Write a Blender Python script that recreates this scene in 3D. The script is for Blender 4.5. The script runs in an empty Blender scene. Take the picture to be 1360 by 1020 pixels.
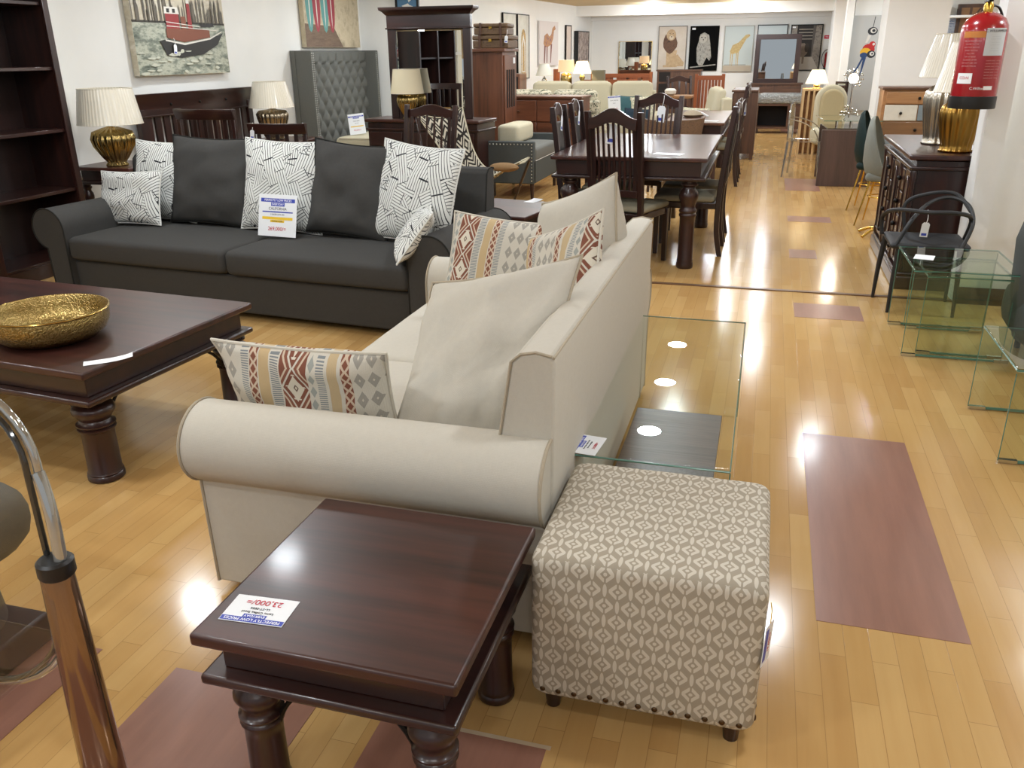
import bpy, bmesh, math, random
from mathutils import Vector, Matrix, Euler, noise
SC = bpy.context.scene
COL = SC.collection
PI = math.pi
R = math.radians

# ---------------------------------------------------------------- camera
cd = bpy.data.cameras.new('camera'); cam = bpy.data.objects.new('camera', cd); COL.objects.link(cam)
cd.sensor_width = 36; cd.lens = 29.705; cd.clip_start = 0.05; cd.clip_end = 100
cam.matrix_world = Matrix(((0.96082701, -0.0911613, 0.2617271, 0), (0.276924, 0.35381201, -0.89338131, 0),
                           (-0.01116039, 0.93086341, 0.36519689, 1.55), (0, 0, 0, 1)))
SC.camera = cam
# ---------------------------------------------------------------- world, view
W = bpy.data.worlds.new('world'); SC.world = W; W.use_nodes = True
W.node_tree.nodes['Background'].inputs[0].default_value = (0.87, 0.93, 1.0, 1)
W.node_tree.nodes['Background'].inputs[1].default_value = 0.5
vs = SC.view_settings; vs.view_transform = 'Standard'; vs.look = 'None'; vs.exposure = 0.0; vs.gamma = 1.0
vs.use_curve_mapping = False
SC.cycles.max_bounces = 9; SC.cycles.transparent_max_bounces = 24; SC.cycles.diffuse_bounces = 4
SC.cycles.sample_clamp_indirect = 6; SC.cycles.caustics_reflective = False; SC.cycles.caustics_refractive = False
try: SC.cycles.use_denoising = True
except Exception: pass
# ---------------------------------------------------------------- ceiling downlights (the shop's lamps)
CEIL = 2.44
LAMPS = [(-0.74, 6.75), (-0.74, 7.95), (-0.74, 9.15), (0.1, 11.7), (0.1, 14.4), (0.1, 18.0), (1.35, 16.6), (2.3, 5.7),
         (-3.9, 4.6), (-2.75, 4.1), (-0.74, 4.4), (0.6, 2.2), (-2.6, 1.6), (-1.9, 0.1), (-4.2, 2.2), (0.35, 5.5),
         (-4.6, 7.4), (-2.6, 7.0), (-4.4, 10.4), (-2.4, 9.8), (-3.2, 12.6), (-1.4, 12.0), (-3.3, 15.2), (-1.4, 15.4),
         (-2.6, 17.8), (-0.9, 18.1), (0.75, 8.7), (1.6, 10.2), (1.8, 13.8), (-0.2, -1.2), (-3.0, -1.0), (1.7, 0.6)]
LPOW = 19.0
FILL_POW = 18.5
def add_lamp(i, x, y):
    L = bpy.data.lights.new('downlight', 'AREA'); L.shape = 'DISK'; L.size = 0.2; L.energy = LPOW; L.color = (0.885, 0.945, 1.0)
    o = bpy.data.objects.new('downlight', L); COL.objects.link(o); o.location = (x, y, CEIL - 0.015)
for _i, (_x, _y) in enumerate(LAMPS): add_lamp(_i, _x, _y)
# added fill lights under the ceiling that brighten the walls, no fixtures there
for (_x, _y) in [(-4.0, 1.0), (-1.4, -1.0), (-4.3, 5.6), (-2.2, 2.4), (2.0, 4.3), (0.3, -0.8), (-4.2, 8.9), (-1.9, 10.6), (1.9, 9.7), (2.4, 8.6), (-3.0, 13.6), (-0.4, 13.2), (2.6, 12.4),
                 (-2.4, 16.6), (-0.4, 16.2), (2.4, 16.8), (-2.4, 19.4 - .9), (-.6, 19.0 - .4), (-3.4, 11.0)]:
    _L = bpy.data.lights.new('fill_light', 'POINT'); _L.energy = FILL_POW * (1.35 if _y > 15 else 1.0); _L.color = (0.87, 0.93, 1.0); _L.shadow_soft_size = 0.10
    _o = bpy.data.objects.new('fill_light', _L); COL.objects.link(_o); _o.location = (_x, _y, CEIL - 0.22)

# ---------------------------------------------------------------- helpers: materials
def lin(h):
    if isinstance(h, (tuple, list)): v = [c / 255 if max(h) > 1.01 else c for c in h]
    else: v = [int(h[i:i + 2], 16) / 255 for i in (0, 2, 4)]
    return tuple(c / 12.92 if c <= 0.04045 else ((c + 0.055) / 1.055) ** 2.4 for c in v) + (1,)
class S:
    """socket arithmetic"""
    def __init__(s, nt, v): s.nt = nt; s.v = v
    def m(s, op, *a):
        n = s.nt.nodes.new('ShaderNodeMath'); n.operation = op
        for i, x in enumerate((s,) + a):
            x = x.v if isinstance(x, S) else x
            if isinstance(x, (int, float)): n.inputs[i].default_value = x
            else: s.nt.links.new(x, n.inputs[i])
        return S(s.nt, n.outputs[0])
    def __add__(s, o): return s.m('ADD', o)
    def __sub__(s, o): return s.m('SUBTRACT', o)
    def __mul__(s, o): return s.m('MULTIPLY', o)
    def __truediv__(s, o): return s.m('DIVIDE', o)
    def abs(s): return s.m('ABSOLUTE')
    def fract(s): return s.m('FRACT')
    def floor(s): return s.m('FLOOR')
    def sin(s): return s.m('SINE')
    def cos(s): return s.m('COSINE')
    def lt(s, o): return s.m('LESS_THAN', o)
    def gt(s, o): return s.m('GREATER_THAN', o)
    def mn(s, o): return s.m('MINIMUM', o)
    def mx(s, o): return s.m('MAXIMUM', o)
class Mt:
    def __init__(s, name, col='808080', rough=.6, metal=0., spec=.5, coat=0., emit=None, es=0.):
        s.mat = bpy.data.materials.new(name); s.mat.use_nodes = True; s.nt = s.mat.node_tree
        s.b = s.nt.nodes['Principled BSDF']; s.b.inputs['Base Color'].default_value = lin(col)
        s.b.inputs['Roughness'].default_value = rough; s.b.inputs['Metallic'].default_value = metal
        s.b.inputs['Specular IOR Level'].default_value = spec; s.b.inputs['Coat Weight'].default_value = coat
        s.b.inputs['Coat Roughness'].default_value = .12
        if emit: s.b.inputs['Emission Color'].default_value = lin(emit); s.b.inputs['Emission Strength'].default_value = es
        s.mat.diffuse_color = lin(col)
    def n(s, t, **k):
        nd = s.nt.nodes.new(t)
        for a, b in k.items():
            if a.startswith('i_'): nd.inputs[a[2:].replace('_', ' ')].default_value = b
            else: setattr(nd, a, b)
        return nd
    def l(s, a, b): s.nt.links.new(a.v if isinstance(a, S) else a, b)
    def co(s, kind='Object', scale=(1, 1, 1), rot=(0, 0, 0)):
        t = s.n('ShaderNodeTexCoord'); m = s.n('ShaderNodeMapping'); m.inputs['Scale'].default_value = scale
        m.inputs['Rotation'].default_value = rot; s.l(t.outputs[kind], m.inputs[0]); return m.outputs[0]
    def xyz(s, v):
        q = s.n('ShaderNodeSeparateXYZ'); s.l(v, q.inputs[0]); return [S(s.nt, o) for o in q.outputs]
    def noise(s, v, sc=5, det=3, ro=.5, out=0):
        q = s.n('ShaderNodeTexNoise'); q.inputs['Scale'].default_value = sc; q.inputs['Detail'].default_value = det
        q.inputs['Roughness'].default_value = ro; s.l(v, q.inputs['Vector']); return q.outputs[out]
    def ramp(s, f, stops):
        q = s.n('ShaderNodeValToRGB'); e = q.color_ramp.elements
        while len(e) < len(stops): e.new(.5)
        for i, (p, c) in enumerate(stops): e[i].position = p; e[i].color = lin(c)
        s.l(f, q.inputs[0]); return q.outputs[0]
    def mix(s, f, a, b):
        q = s.n('ShaderNodeMix', data_type='RGBA')
        for x, i in ((f, 0), (a, 6), (b, 7)):
            if isinstance(x, (str, tuple)): q.inputs[i].default_value = lin(x)
            elif isinstance(x, (int, float)): q.inputs[i].default_value = x
            else: s.l(x, q.inputs[i])
        return q.outputs[2]
    def base(s, c): s.l(c, s.b.inputs['Base Color']); return s
    def bump(s, h, strength=.3, dist=.002):
        q = s.n('ShaderNodeBump'); q.inputs['Strength'].default_value = strength; q.inputs['Distance'].default_value = dist
        s.l(h, q.inputs['Height']); s.l(q.outputs[0], s.b.inputs['Normal']); return s
MC = {}
def plain(name, col, rough=.6, metal=0., **k):
    if name not in MC: MC[name] = Mt(name, col, rough, metal, **k).mat
    return MC[name]
def wood(name, a, b, axis=0, rough=.32, sc=1., coat=.25, c=None):
    if name in MC: return MC[name]
    m = Mt(name, a, rough, coat=coat)
    st = [22., 22., 22.]; st[axis] = 1.6
    v = m.co('Object', tuple(x * sc for x in st)); f = m.noise(v, 1.0, 5, .62)
    v2 = m.co('Object', tuple(x * sc * .22 for x in st)); f2 = m.noise(v2, 1.0, 2, .5)
    g = S(m.nt, f) * .55 + S(m.nt, f2) * .45
    col = m.ramp(g, [(.36, a), (.62, b)] if c is None else [(.36, a), (.5, b), (.64, c)])
    m.base(col).bump(f, .12, .001); MC[name] = m.mat; return m.mat
def fabric(name, col, col2=None, rough=.9, sc=900, bs=.25, spec=.2, big=.0):
    if name in MC: return MC[name]
    m = Mt(name, col, rough, spec=spec); v = m.co('Object')
    x, y, z = m.xyz(v)
    w = ((x + y * .7) * sc).sin() * ((z + y * .7) * sc).sin()
    f = m.noise(v, 60, 3, .6); f2 = m.noise(v, 350, 1, .5)
    m.base(m.mix(S(m.nt, f) * .55 + S(m.nt, f2) * .45, col, col2 or col))
    m.bump(w * .5 + S(m.nt, f2), bs, .0012); MC[name] = m.mat; return m.mat
def glass(name, tint=(.93, .97, .94), rough=.0, ior=1.5, tintmix=1., extra=0.):
    if name in MC: return MC[name]
    m = Mt(name); nt = m.nt; nt.nodes.remove(m.b)
    tr = m.n('ShaderNodeBsdfTransparent'); tr.inputs[0].default_value = tint + (1,)
    gl = m.n('ShaderNodeBsdfGlossy'); gl.inputs['Roughness'].default_value = rough
    gl.inputs[0].default_value = (1, 1, 1, 1)
    fr = m.n('ShaderNodeFresnel'); fr.inputs[0].default_value = ior
    gm = m.n('ShaderNodeNewGeometry')
    mx = m.n('ShaderNodeMixShader'); f = (S(nt, fr.outputs[0]) + extra) * (S(nt, gm.outputs['Backfacing']) * -1 + 1)
    m.l(f, mx.inputs[0]); m.l(tr.outputs[0], mx.inputs[1]); m.l(gl.outputs[0], mx.inputs[2])
    m.l(mx.outputs[0], nt.nodes['Material Output'].inputs[0]); MC[name] = m.mat; return m.mat

# ---------------------------------------------------------------- helpers: meshes
class B:
    def __init__(s): s.bm = bmesh.new(); s.mi = 0
    def _f(s, vs, sm=True):
        try:
            f = s.bm.faces.new(vs); f.material_index = s.mi; f.smooth = sm; return f
        except ValueError: return None
    def box(s, x0, x1, y0, y1, z0, z1, mat=None):
        P = [(x, y, z) for z in (z0, z1) for y in (y0, y1) for x in (x0, x1)]
        if mat: P = [mat @ Vector(p) for p in P]
        v = [s.bm.verts.new(p) for p in P]
        for q in ((0, 2, 3, 1), (4, 5, 7, 6), (0, 1, 5, 4), (2, 6, 7, 3), (0, 4, 6, 2), (1, 3, 7, 5)): s._f([v[i] for i in q])
        return s
    def cb(s, c, d, rz=0, mat=None):
        m = Matrix.Translation(c) @ Matrix.Rotation(rz, 4, 'Z')
        if mat: m = mat @ m
        return s.box(-d[0] / 2, d[0] / 2, -d[1] / 2, d[1] / 2, -d[2] / 2, d[2] / 2, m)
    def loft(s, rings, closed=True, caps=True):
        R_ = [[s.bm.verts.new(p) for p in r] for r in rings]; n = len(rings[0])
        for a, b in zip(R_, R_[1:]):
            for i in range(n if closed else n - 1): s._f([a[i], a[(i + 1) % n], b[(i + 1) % n], b[i]])
        if caps and closed: s._f(R_[0][::-1]); s._f(R_[-1])
        return s
    def lathe(s, prof, c=(0, 0, 0), n=20, caps=True, mat=None, flute=None):
        rings = []
        for r, z in prof:
            ring = []
            for i in range(n):
                a = 2 * PI * i / n; rr = r * (flute(a, z) if flute else 1)
                p = Vector((c[0] + rr * math.cos(a), c[1] + rr * math.sin(a), c[2] + z)); ring.append(mat @ p if mat else p)
            rings.append(ring)
        return s.loft(rings, True, caps)
    def cyl(s, a, b, r, r2=None, n=14):
        a = Vector(a); b = Vector(b); d = b - a; q = d.to_track_quat('Z', 'Y').to_matrix().to_4x4()
        return s.lathe([(r, 0), (r if r2 is None else r2, d.length)], n=n, mat=Matrix.Translation(a) @ q)
    def tube(s, pts, r, n=8, closed=False, rr=None):
        pts = [Vector(p) for p in pts]; N = len(pts); rings = []; up = Vector((0, 0, 1)); prev = None
        for i, p in enumerate(pts):
            t = (pts[(i + 1) % N] - pts[i - 1]) if closed else (pts[min(i + 1, N - 1)] - pts[max(i - 1, 0)])
            if t.length < 1e-7: t = Vector((0, 0, 1))
            t.normalize()
            if prev is None: u = t.cross(up); u = t.cross(Vector((0, 1, 0))) if u.length < .05 else u
            else: u = prev - t * prev.dot(t)
            u.normalize(); prev = u; w = t.cross(u); q = rr[i] if rr else r
            rings.append([p + (u * math.cos(2 * PI * k / n) + w * math.sin(2 * PI * k / n)) * q for k in range(n)])
        if closed: rings.append(rings[0]); return s.loft(rings, True, False)
        return s.loft(rings)
    def prism(s, pts, a, b, axis='y', mat=None):
        def P(p, t):
            q = Vector((p[0], t, p[1]) if axis == 'y' else (t, p[0], p[1]) if axis == 'x' else (p[0], p[1], t))
            return mat @ q if mat else q
        return s.loft([[P(p, a) for p in pts], [P(p, b) for p in pts]])
    def quad(s, P, mi=0):
        s.mi = mi; s._f([s.bm.verts.new(p) for p in P], False); s.mi = 0; return s
    def sph(s, c, r, u=12, v=8, sc=(1, 1, 1)):
        prof = [(r * math.sin(PI * i / v) * 1., -r * math.cos(PI * i / v)) for i in range(v + 1)]
        prof[0] = (1e-4, -r); prof[-1] = (1e-4, r)
        return s.lathe(prof, n=u, mat=Matrix.Translation(c) @ Matrix.Diagonal((sc[0], sc[1], sc[2], 1)))
    def obj(s, name, mat, parent=None, bevel=0, seg=2, sub=0, boxuv=0, angle=38, loc=None, rot=None):
        me = bpy.data.meshes.new(name)
        bmesh.ops.recalc_face_normals(s.bm, faces=s.bm.faces)
        if boxuv:
            uv = s.bm.loops.layers.uv.new('uv')
            for f in s.bm.faces:
                n = f.normal; k = max(range(3), key=lambda i: abs(n[i])); ax = [(1, 2), (0, 2), (0, 1)][k]
                for lp in f.loops: lp[uv].uv = (lp.vert.co[ax[0]] * boxuv, lp.vert.co[ax[1]] * boxuv)
        s.bm.to_mesh(me); s.bm.free()
        for m in (mat if isinstance(mat, (list, tuple)) else [mat]): me.materials.append(m)
        try: me.set_sharp_from_angle(angle=R(angle))
        except Exception: pass
        o = bpy.data.objects.new(name, me); COL.objects.link(o)
        if parent: o.parent = parent
        if bevel:
            b = o.modifiers.new('bevel', 'BEVEL'); b.width = bevel; b.segments = seg; b.limit_method = 'ANGLE'; b.angle_limit = R(40)
            b.harden_normals = False
        if sub:
            b = o.modifiers.new('sub', 'SUBSURF'); b.levels = sub; b.render_levels = sub
        if loc: o.location = loc
        if rot: o.rotation_euler = rot
        return o
def thing(name, label, cat, loc=(0, 0, 0), rz=0, group=None, rot=None):
    o = bpy.data.objects.new(name, None); COL.objects.link(o); o.location = loc
    o.rotation_euler = rot or (0, 0, R(rz)); o.empty_display_size = .1
    return tag(o, label, cat, group)
def tag(o, label, cat, group=None):
    o['label'] = label; o['category'] = cat
    if group: o['group'] = group
    return o
def struct(o): o['kind'] = 'structure'; return o
def dup(o, loc, rz=None, label=None, rot=None, parent=None, scale=None):
    c = o.copy(); COL.objects.link(c)
    if parent is not None: c.parent = parent
    else:
        c.location = loc
        if rz is not None: c.rotation_euler = (0, 0, R(rz))
        if rot is not None: c.rotation_euler = rot
        if scale: c.scale = scale
    if label: c['label'] = label
    for ch in list(o.children): dup(ch, None, parent=c)
    return c
def bez(P, n=16):
    out = []; P = [Vector(p) for p in P]
    for k in range(n + 1):
        t = k / n; Q = P[:]
        while len(Q) > 1: Q = [Q[i].lerp(Q[i + 1], t) for i in range(len(Q) - 1)]
        out.append(Q[0])
    return out
def catmull(P, n=8, closed=False):
    P = [Vector(p) for p in P]; N = len(P); out = []
    for i in range(N if closed else N - 1):
        p0, p1, p2, p3 = (P[(i - 1) % N] if closed or i else P[0]), P[i], P[(i + 1) % N], (P[(i + 2) % N] if closed or i + 2 < N else P[-1])
        for k in range(n):
            t = k / n
            out.append(.5 * ((2 * p1) + (p2 - p0) * t + (2 * p0 - 5 * p1 + 4 * p2 - p3) * t * t + (3 * p1 - p0 - 3 * p2 + p3) * t ** 3))
    if not closed: out.append(P[-1])
    return out
def text_mesh(s, size, mat, parent, loc, rot=(0, 0, 0), ax='CENTER', name='lettering'):
    c = bpy.data.curves.new('txt', 'FONT'); c.body = s; c.size = size; c.align_x = ax; c.align_y = 'CENTER'; c.extrude = .0002
    t = bpy.data.objects.new('txt', c); COL.objects.link(t)
    dg = bpy.context.evaluated_depsgraph_get(); me = bpy.data.meshes.new_from_object(t.evaluated_get(dg))
    bpy.data.objects.remove(t); me.materials.clear(); me.materials.append(mat)
    o = bpy.data.objects.new(name, me); COL.objects.link(o); o.parent = parent; o.location = loc; o.rotation_euler = rot
    return o
# ---------------------------------------------------------------- materials
DKA, DKB = '1a0f0d', '361c17'
m_dk = wood('mahogany_x', DKA, DKB, 0, .3); m_dky = wood('mahogany_y', DKA, DKB, 1, .3); m_dkz = wood('mahogany_z', DKA, DKB, 2, .34)
m_dktop = wood('mahogany_top_x', '251512', '4b2820', 0, .36, coat=.15)
m_dktopy = wood('mahogany_top_y', '251512', '4b2820', 1, .28, coat=.3)
m_red = wood('red_wood_x', '4f3022', '784a33', 0, .4); m_redz = wood('red_wood_z', '4f3022', '784a33', 2, .4)
m_brn = wood('brown_wood_z', '3a2419', '60402c', 2, .45); m_brnx = wood('brown_wood_x', '3a2419', '60402c', 0, .45)
m_org = wood('orange_wood_z', '6b3316', '9a552a', 2, .45)
m_pale = wood('pale_wood_z', 'b08a58', 'd8bb8c', 2, .5)
m_honey = wood('honey_wood_x', '7d5634', 'a67a4c', 0, .5)
m_wenge = wood('wenge_z', '3b2c27', '54413a', 2, .45, coat=0)
m_iron = plain('black_iron', '17130f', .5, .6)
m_wall = None
def wallmat(name, col):
    m = Mt(name, col, .7, spec=.3); v = m.co('Object'); f = m.noise(v, 3, 4, .6)
    m.base(m.mix(f, col, tuple(int(c * .97) for c in [int(col[i:i + 2], 16) for i in (0, 2, 4)]))).bump(m.noise(v, 90, 2), .05, .001)
    MC[name] = m.mat; return m.mat
m_wall = wallmat('wall_paint', 'f0f0ec'); m_col = wallmat('column_paint', 'f2f2ef'); m_tan = wallmat('ceiling_paint', 'cdbb95')
m_grywall = wallmat('grey_panel_paint', 'd0d2d0')
m_beige = fabric('beige_linen', 'cac5b9', 'bcb6a9', bs=.2, sc=1100)
m_pipe = fabric('beige_piping', 'b3a894', 'a79b87')
m_dgrey = fabric('charcoal_fabric', '474644', '3b3a38', bs=.3, sc=900)
m_dpipe = fabric('charcoal_piping', '2b2b28', '222220')
m_cream = fabric('cream_fabric', 'cfc8b0', 'bfb89e')
m_gvel = fabric('grey_velvet', '6f706b', '5f605c', rough=.7)
m_gvel2 = fabric('slate_velvet', '505453', '424645', rough=.7)
m_teal = fabric('teal_fabric', '4a6c72', '3c5c62')
m_blue = fabric('navy_fabric', '33424f', '263440')
m_tan_seat = fabric('sand_seat', '9c9580', '8a836e')
m_card = plain('card_paper', 'e8eaec', .5)
m_cblue = plain('card_blue', '3344a8', .5); m_cred = plain('card_red', 'c01838', .5); m_cblk = plain('card_black', '1c1c20', .5)
m_cyel = plain('card_yellow', 'e8c030', .5); m_cwht = plain('card_white', 'ffffff', .5)
m_gold = plain('gold_metal', 'c9a24a', .25, 1.); m_chrome = plain('chrome', 'cfd2d2', .12, 1.)
m_nail = plain('antique_nail', '5a4632', .35, 1.); m_nailw = plain('silver_nail', 'c9c9c2', .3, 1.)
m_mirror = plain('mirror_silver', 'd8dcdc', .01, 1.)
m_glass = glass('clear_glass', (.965, .985, .972), extra=.015); m_glassg = glass('green_glass', (.915, .955, .915), extra=.025)
m_gedge = plain('glass_edge_green', '4f7f72', .1, coat=1.)
m_acr = glass('clear_acrylic', (.93, .93, .92), extra=.03)
m_black = plain('black_plastic', '131313', .4); m_dkplast = plain('charcoal_plastic', '1e1f21', .55)

def geo():
    m = Mt('basketweave_print', 'd9d9d2', .85, spec=.2); v = m.co('UV'); x, y, z = m.xyz(v); f = None
    for k, (deg, L, wd) in enumerate(((8, .19, .072), (98, .18, .072), (52, .2, .072), (128, .19, .072), (165, .18, .072), (78, .2, .072), (32, .19, .072), (112, .18, .072))):
        a = R(deg); X = x * math.cos(a) + y * math.sin(a) + .37 * k; Y = y * math.cos(a) - x * math.sin(a) + .21 * k
        iy = (Y / wd).floor(); XX = X / L + iy * .437; ix = XX.floor()
        n = m.n('ShaderNodeTexWhiteNoise', noise_dimensions='3D'); c = m.n('ShaderNodeCombineXYZ'); m.l(ix, c.inputs[0]); m.l(iy, c.inputs[1]); c.inputs[2].default_value = k + .5; m.l(c.outputs[0], n.inputs['Vector'])
        line = (Y / (wd / 4.)).fract(); line = (line - .5).abs().gt(.385).mx((XX.fract() - .5).abs().gt(.475))
        if f is None: f = line
        else: pr = S(m.nt, n.outputs['Value']).gt((0, .25, .40, .50, .55, .60, .66, .72)[k]); f = f * (pr * -1 + 1) + line * pr
    m.base(m.mix(f, 'dadbd6', '2b2c30')).bump(m.noise(v, 300, 1), .15, .001); return m.mat
m_geo = geo()
def kilim():
    m = Mt('kilim_print', 'cdbfa8', .9, spec=.15); v = m.co('UV'); u, w, _ = m.xyz(v)
    p = (u / .50 + .51).fract()                                       # one pattern repeat per 0.50 m
    def band(a, b): return p.gt(a) * p.lt(b)
    def dia(c, hw, k, ph=0): return (p - c).abs() / hw + ((w * k + ph).fract() - .5).abs() * 2
    col = m.mix(m.noise(v, 300, 2), 'd3cec2', 'c6c0b2')
    def put(f, c):
        nonlocal col
        col = m.mix(f, col, c)
    fine = (w * 900).sin().gt(0)
    put(band(.23, .29), 'c0ab88'); put(band(.31, .36) * fine, '83898c'); put(band(.61, .67) * fine, '7f8588'); put(band(.68, .75), 'c2aa83'); put(band(.82, .87) * fine, '868b8d')
    put(band(.365, .42) * dia(.392, .024, 24.).lt(.9), '9da09a')
    b = band(.42, .60); d = dia(.51, .088, 7.4); st = (d * 6).floor() / 6
    put(b * d.lt(.97), '7f5142'); put(b * d.gt(1.12), '875848'); put(b * d.gt(1.35), 'c9b8a2'); put(b * d.gt(1.5), '805243')
    put(b * (st + (w * 150).sin() * .05).lt(.62), 'd6cebd'); put(b * d.lt(.2), '6d5a50'); put(b * d.lt(.1), 'd6ccb8')
    for c0 in (.18, .785):
        b = band(c0 - .027, c0 + .027); d = dia(c0, .024, 30.); put(b, 'cbb7a1'); put(b * d.lt(.8), '855545'); put(b * d.gt(1.45), '855545')
    q0 = (p + .5).fract(); b = q0.gt(.40) * q0.lt(.645); d = ((q0 - .405) / .08).fract(); d = (d - .5).abs() * 2 + ((w * 15).fract() - .5).abs() * 2
    put(b * d.lt(.85), 'a19d94'); put(b * d.lt(.16), 'd0c8b8')
    m.base(col).bump((u * 1800).sin() + S(m.nt, m.noise(v, 400, 1)), .25, .0012); return m.mat
m_kilim = kilim()
def motif():
    m = Mt('ottoman_print', 'a39a8a', .88, spec=.2); v = m.co('UV'); u, w, _ = m.xyz(v)
    V = w / .042; row = (V.floor() * .5).fract(); Y = (V.fract() - .5) * .042; U = u / .06 + row
    X = (U.fract() - .5) * .06; X2 = ((U + .5).fract() - .5) * .06
    d = X.abs() + Y.abs(); rr_ = X * X + Y * Y
    f = (d.gt(.0125) * d.lt(.0245) * X.abs().gt(.0022) * rr_.lt(.0205 ** 2)).mx(rr_.lt(.0045 ** 2)).mx(((X2 * X2) / (.0048 ** 2) + (Y * Y) / (.0175 ** 2)).lt(1))
    col = m.mix(f, 'a19786', 'c9c1b2'); m.base(col).bump((u * 3000).sin() * (w * 3000).sin(), .15, .001); return m.mat
m_motif = motif()
def aztec():
    m = Mt('aztec_print', 'd2cbb9', .85); v = m.co('UV'); u, w, _ = m.xyz(v)
    V = w * 4.2; k = V.floor(); y = V.fract() - .5; x = (u * 4.).fract() - .5
    d = x.abs() + y.abs(); A = ((d * 3.2).fract()).gt(.5)
    z = ((y + x.abs() * .8) * 3.6).fract().gt(.5); sel = (k * .5).fract().gt(.2)
    f = A * sel + z * (sel * -1 + 1); edge = y.abs().gt(.44)
    f = f.mx(edge); m.base(m.mix(f, 'd6cfbd', '2a2420')); return m.mat
m_aztec = aztec()
def floral(name, bg, c1, c2, sc=14):
    m = Mt(name, bg, .9); v = m.co('Object'); q = m.n('ShaderNodeTexVoronoi', feature='F1'); q.inputs['Scale'].default_value = sc
    n_ = m.n('ShaderNodeTexNoise'); n_.inputs['Scale'].default_value = sc * 1.4; m.l(v, n_.inputs[0])
    mx = m.n('ShaderNodeVectorMath', operation='ADD'); m.l(v, mx.inputs[0])
    sc_ = m.n('ShaderNodeVectorMath', operation='SCALE'); sc_.inputs[3].default_value = .09; m.l(n_.outputs[1], sc_.inputs[0]); m.l(sc_.outputs[0], mx.inputs[1]); m.l(mx.outputs[0], q.inputs['Vector'])
    d = S(m.nt, q.outputs['Distance']); r = m.xyz(q.outputs['Color'])
    ring = (d * 9).fract().lt(.4) * d.lt(.55); leaf = S(m.nt, m.noise(v, sc * 2.2, 2)).gt(.58)
    col = m.mix(leaf, bg, c2); col = m.mix(ring * r[0].gt(.35), col, c1); m.base(col); return m.mat
m_flo = floral('dark_floral_print', 'c5bea6', '464a3d', '6b6e5a'); m_flo2 = floral('leaf_print', 'd6d0bb', '8c9a78', 'a3a690', 20)
def shade_mat(name, col='efe9d8', lit=0, lc='ffd890'):
    m = Mt(name, col, .35, coat=.35); v = m.co('Object'); x, y, z = m.xyz(v)
    a = x.m('ARCTAN2', y); p = (a * 56).sin(); f = S(m.nt, m.noise(m.co('Object', (9, 9, 2)), 3, 3))
    m.base(m.mix(p * .15 + .3, col, 'd6cdb8')); m.bump(p * .3 + f, .5, .006)
    if lit: m.b.inputs['Emission Color'].default_value = lin(lc); m.b.inputs['Emission Strength'].default_value = lit
    else: m.b.inputs['Transmission Weight'].default_value = 0
    return m.mat
m_shade = shade_mat('pleated_shade'); m_shade_lit = shade_mat('lit_shade', lit=1.6, lc='ffe6b0'); m_shade_lit2 = shade_mat('lit_shade_warm', 'd8b890', lit=.55, lc='ffc890')
def floormat():
    m = Mt('laminate_floor', 'b8905c', .24, coat=.0, spec=.36)
    v = m.co('Object', rot=(0, 0, R(90)))
    q = m.n('ShaderNodeTexBrick'); q.offset = .37; q.offset_frequency = 2; q.squash = 1
    for k, val in (('Scale', 1.), ('Mortar Size', .0009), ('Mortar Smooth', .1), ('Bias', 0.), ('Brick Width', .47), ('Row Height', .068)): q.inputs[k].default_value = val
    q.inputs['Color1'].default_value = (0, 0, 0, 1); q.inputs['Color2'].default_value = (1, 1, 1, 1); q.inputs['Mortar'].default_value = (.5, .5, .5, 1)
    m.l(v, q.inputs['Vector'])
    g = m.noise(m.co('Object', (34, 2.2, 1)), 1, 4, .6); g2 = m.noise(m.co('Object', (9, .8, 1)), 1, 3, .6)
    f = S(m.nt, q.outputs['Color']) * .42 + S(m.nt, g) * .33 + S(m.nt, g2) * .30
    col = m.ramp(f, [(.15, 'b08752'), (.5, 'bd965e'), (.85, 'c8a46c')])
    col = m.mix(S(m.nt, q.outputs['Fac']) * .5, col, '7a5836'); m.base(col)
    sm = m.noise(m.co('Object', (1, 1, 1)), 5, 3, .6); rg = S(m.nt, sm) * .10 + .10; m.l(rg, m.b.inputs['Roughness'])
    m.bump(S(m.nt, q.outputs['Fac']) * -1 + S(m.nt, m.noise(m.co('Object', (1, 1, 1)), 2.5, 2)) * .3, .12, .003); return m.mat
m_floor = floormat()
def redmat():
    m = Mt('red_floor_panel', '8e6054', .3, coat=.2); g = m.noise(m.co('Object', (20, 2, 1)), 1, 4, .6)
    g2 = m.noise(m.co('Object', (60, 60, 1)), 1, 3, .8)
    col = m.ramp(g, [(.3, '885f4f'), (.7, '976b59')]); col = m.mix(S(m.nt, g2).gt(.71) * .25, col, 'b08a80'); m.base(col)
    return m.mat
m_redfl = redmat()

# ---------------------------------------------------------------- room
def slab(name, x0, x1, y0, y1, z0, z1, mat, bevel=0):
    b = B(); b.box(x0, x1, y0, y1, z0, z1); return struct(b.obj(name, mat, bevel=bevel))
slab('floor', -6.2, 4.2, -3, 20.6, -.1, 0, m_floor)
slab('ceiling', -6.2, 4.2, -3, 20.6, CEIL, CEIL + .1, m_tan)
BW = 20.2
slab('wall_back', -4.2, 4.2, BW, BW + .2, 0, CEIL, m_wall)
slab('wall_left', -5.75, -5.55, -3, 11.7, 0, CEIL, m_wall)
b = B(); b.prism([(-5.75, 11.7), (-4.75, 11.7), (-3.95, BW), (-5.75, BW)], 0, CEIL, 'z'); struct(b.obj('wall_far_left', m_wall))
slab('wall_right', 4.0, 4.2, -3, BW, 0, CEIL, m_wall)
slab('trim_1', -5.55, -5.47, 5.66, 5.95, 0, CEIL, m_wall)                       # pilaster beside the bookcase
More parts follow.
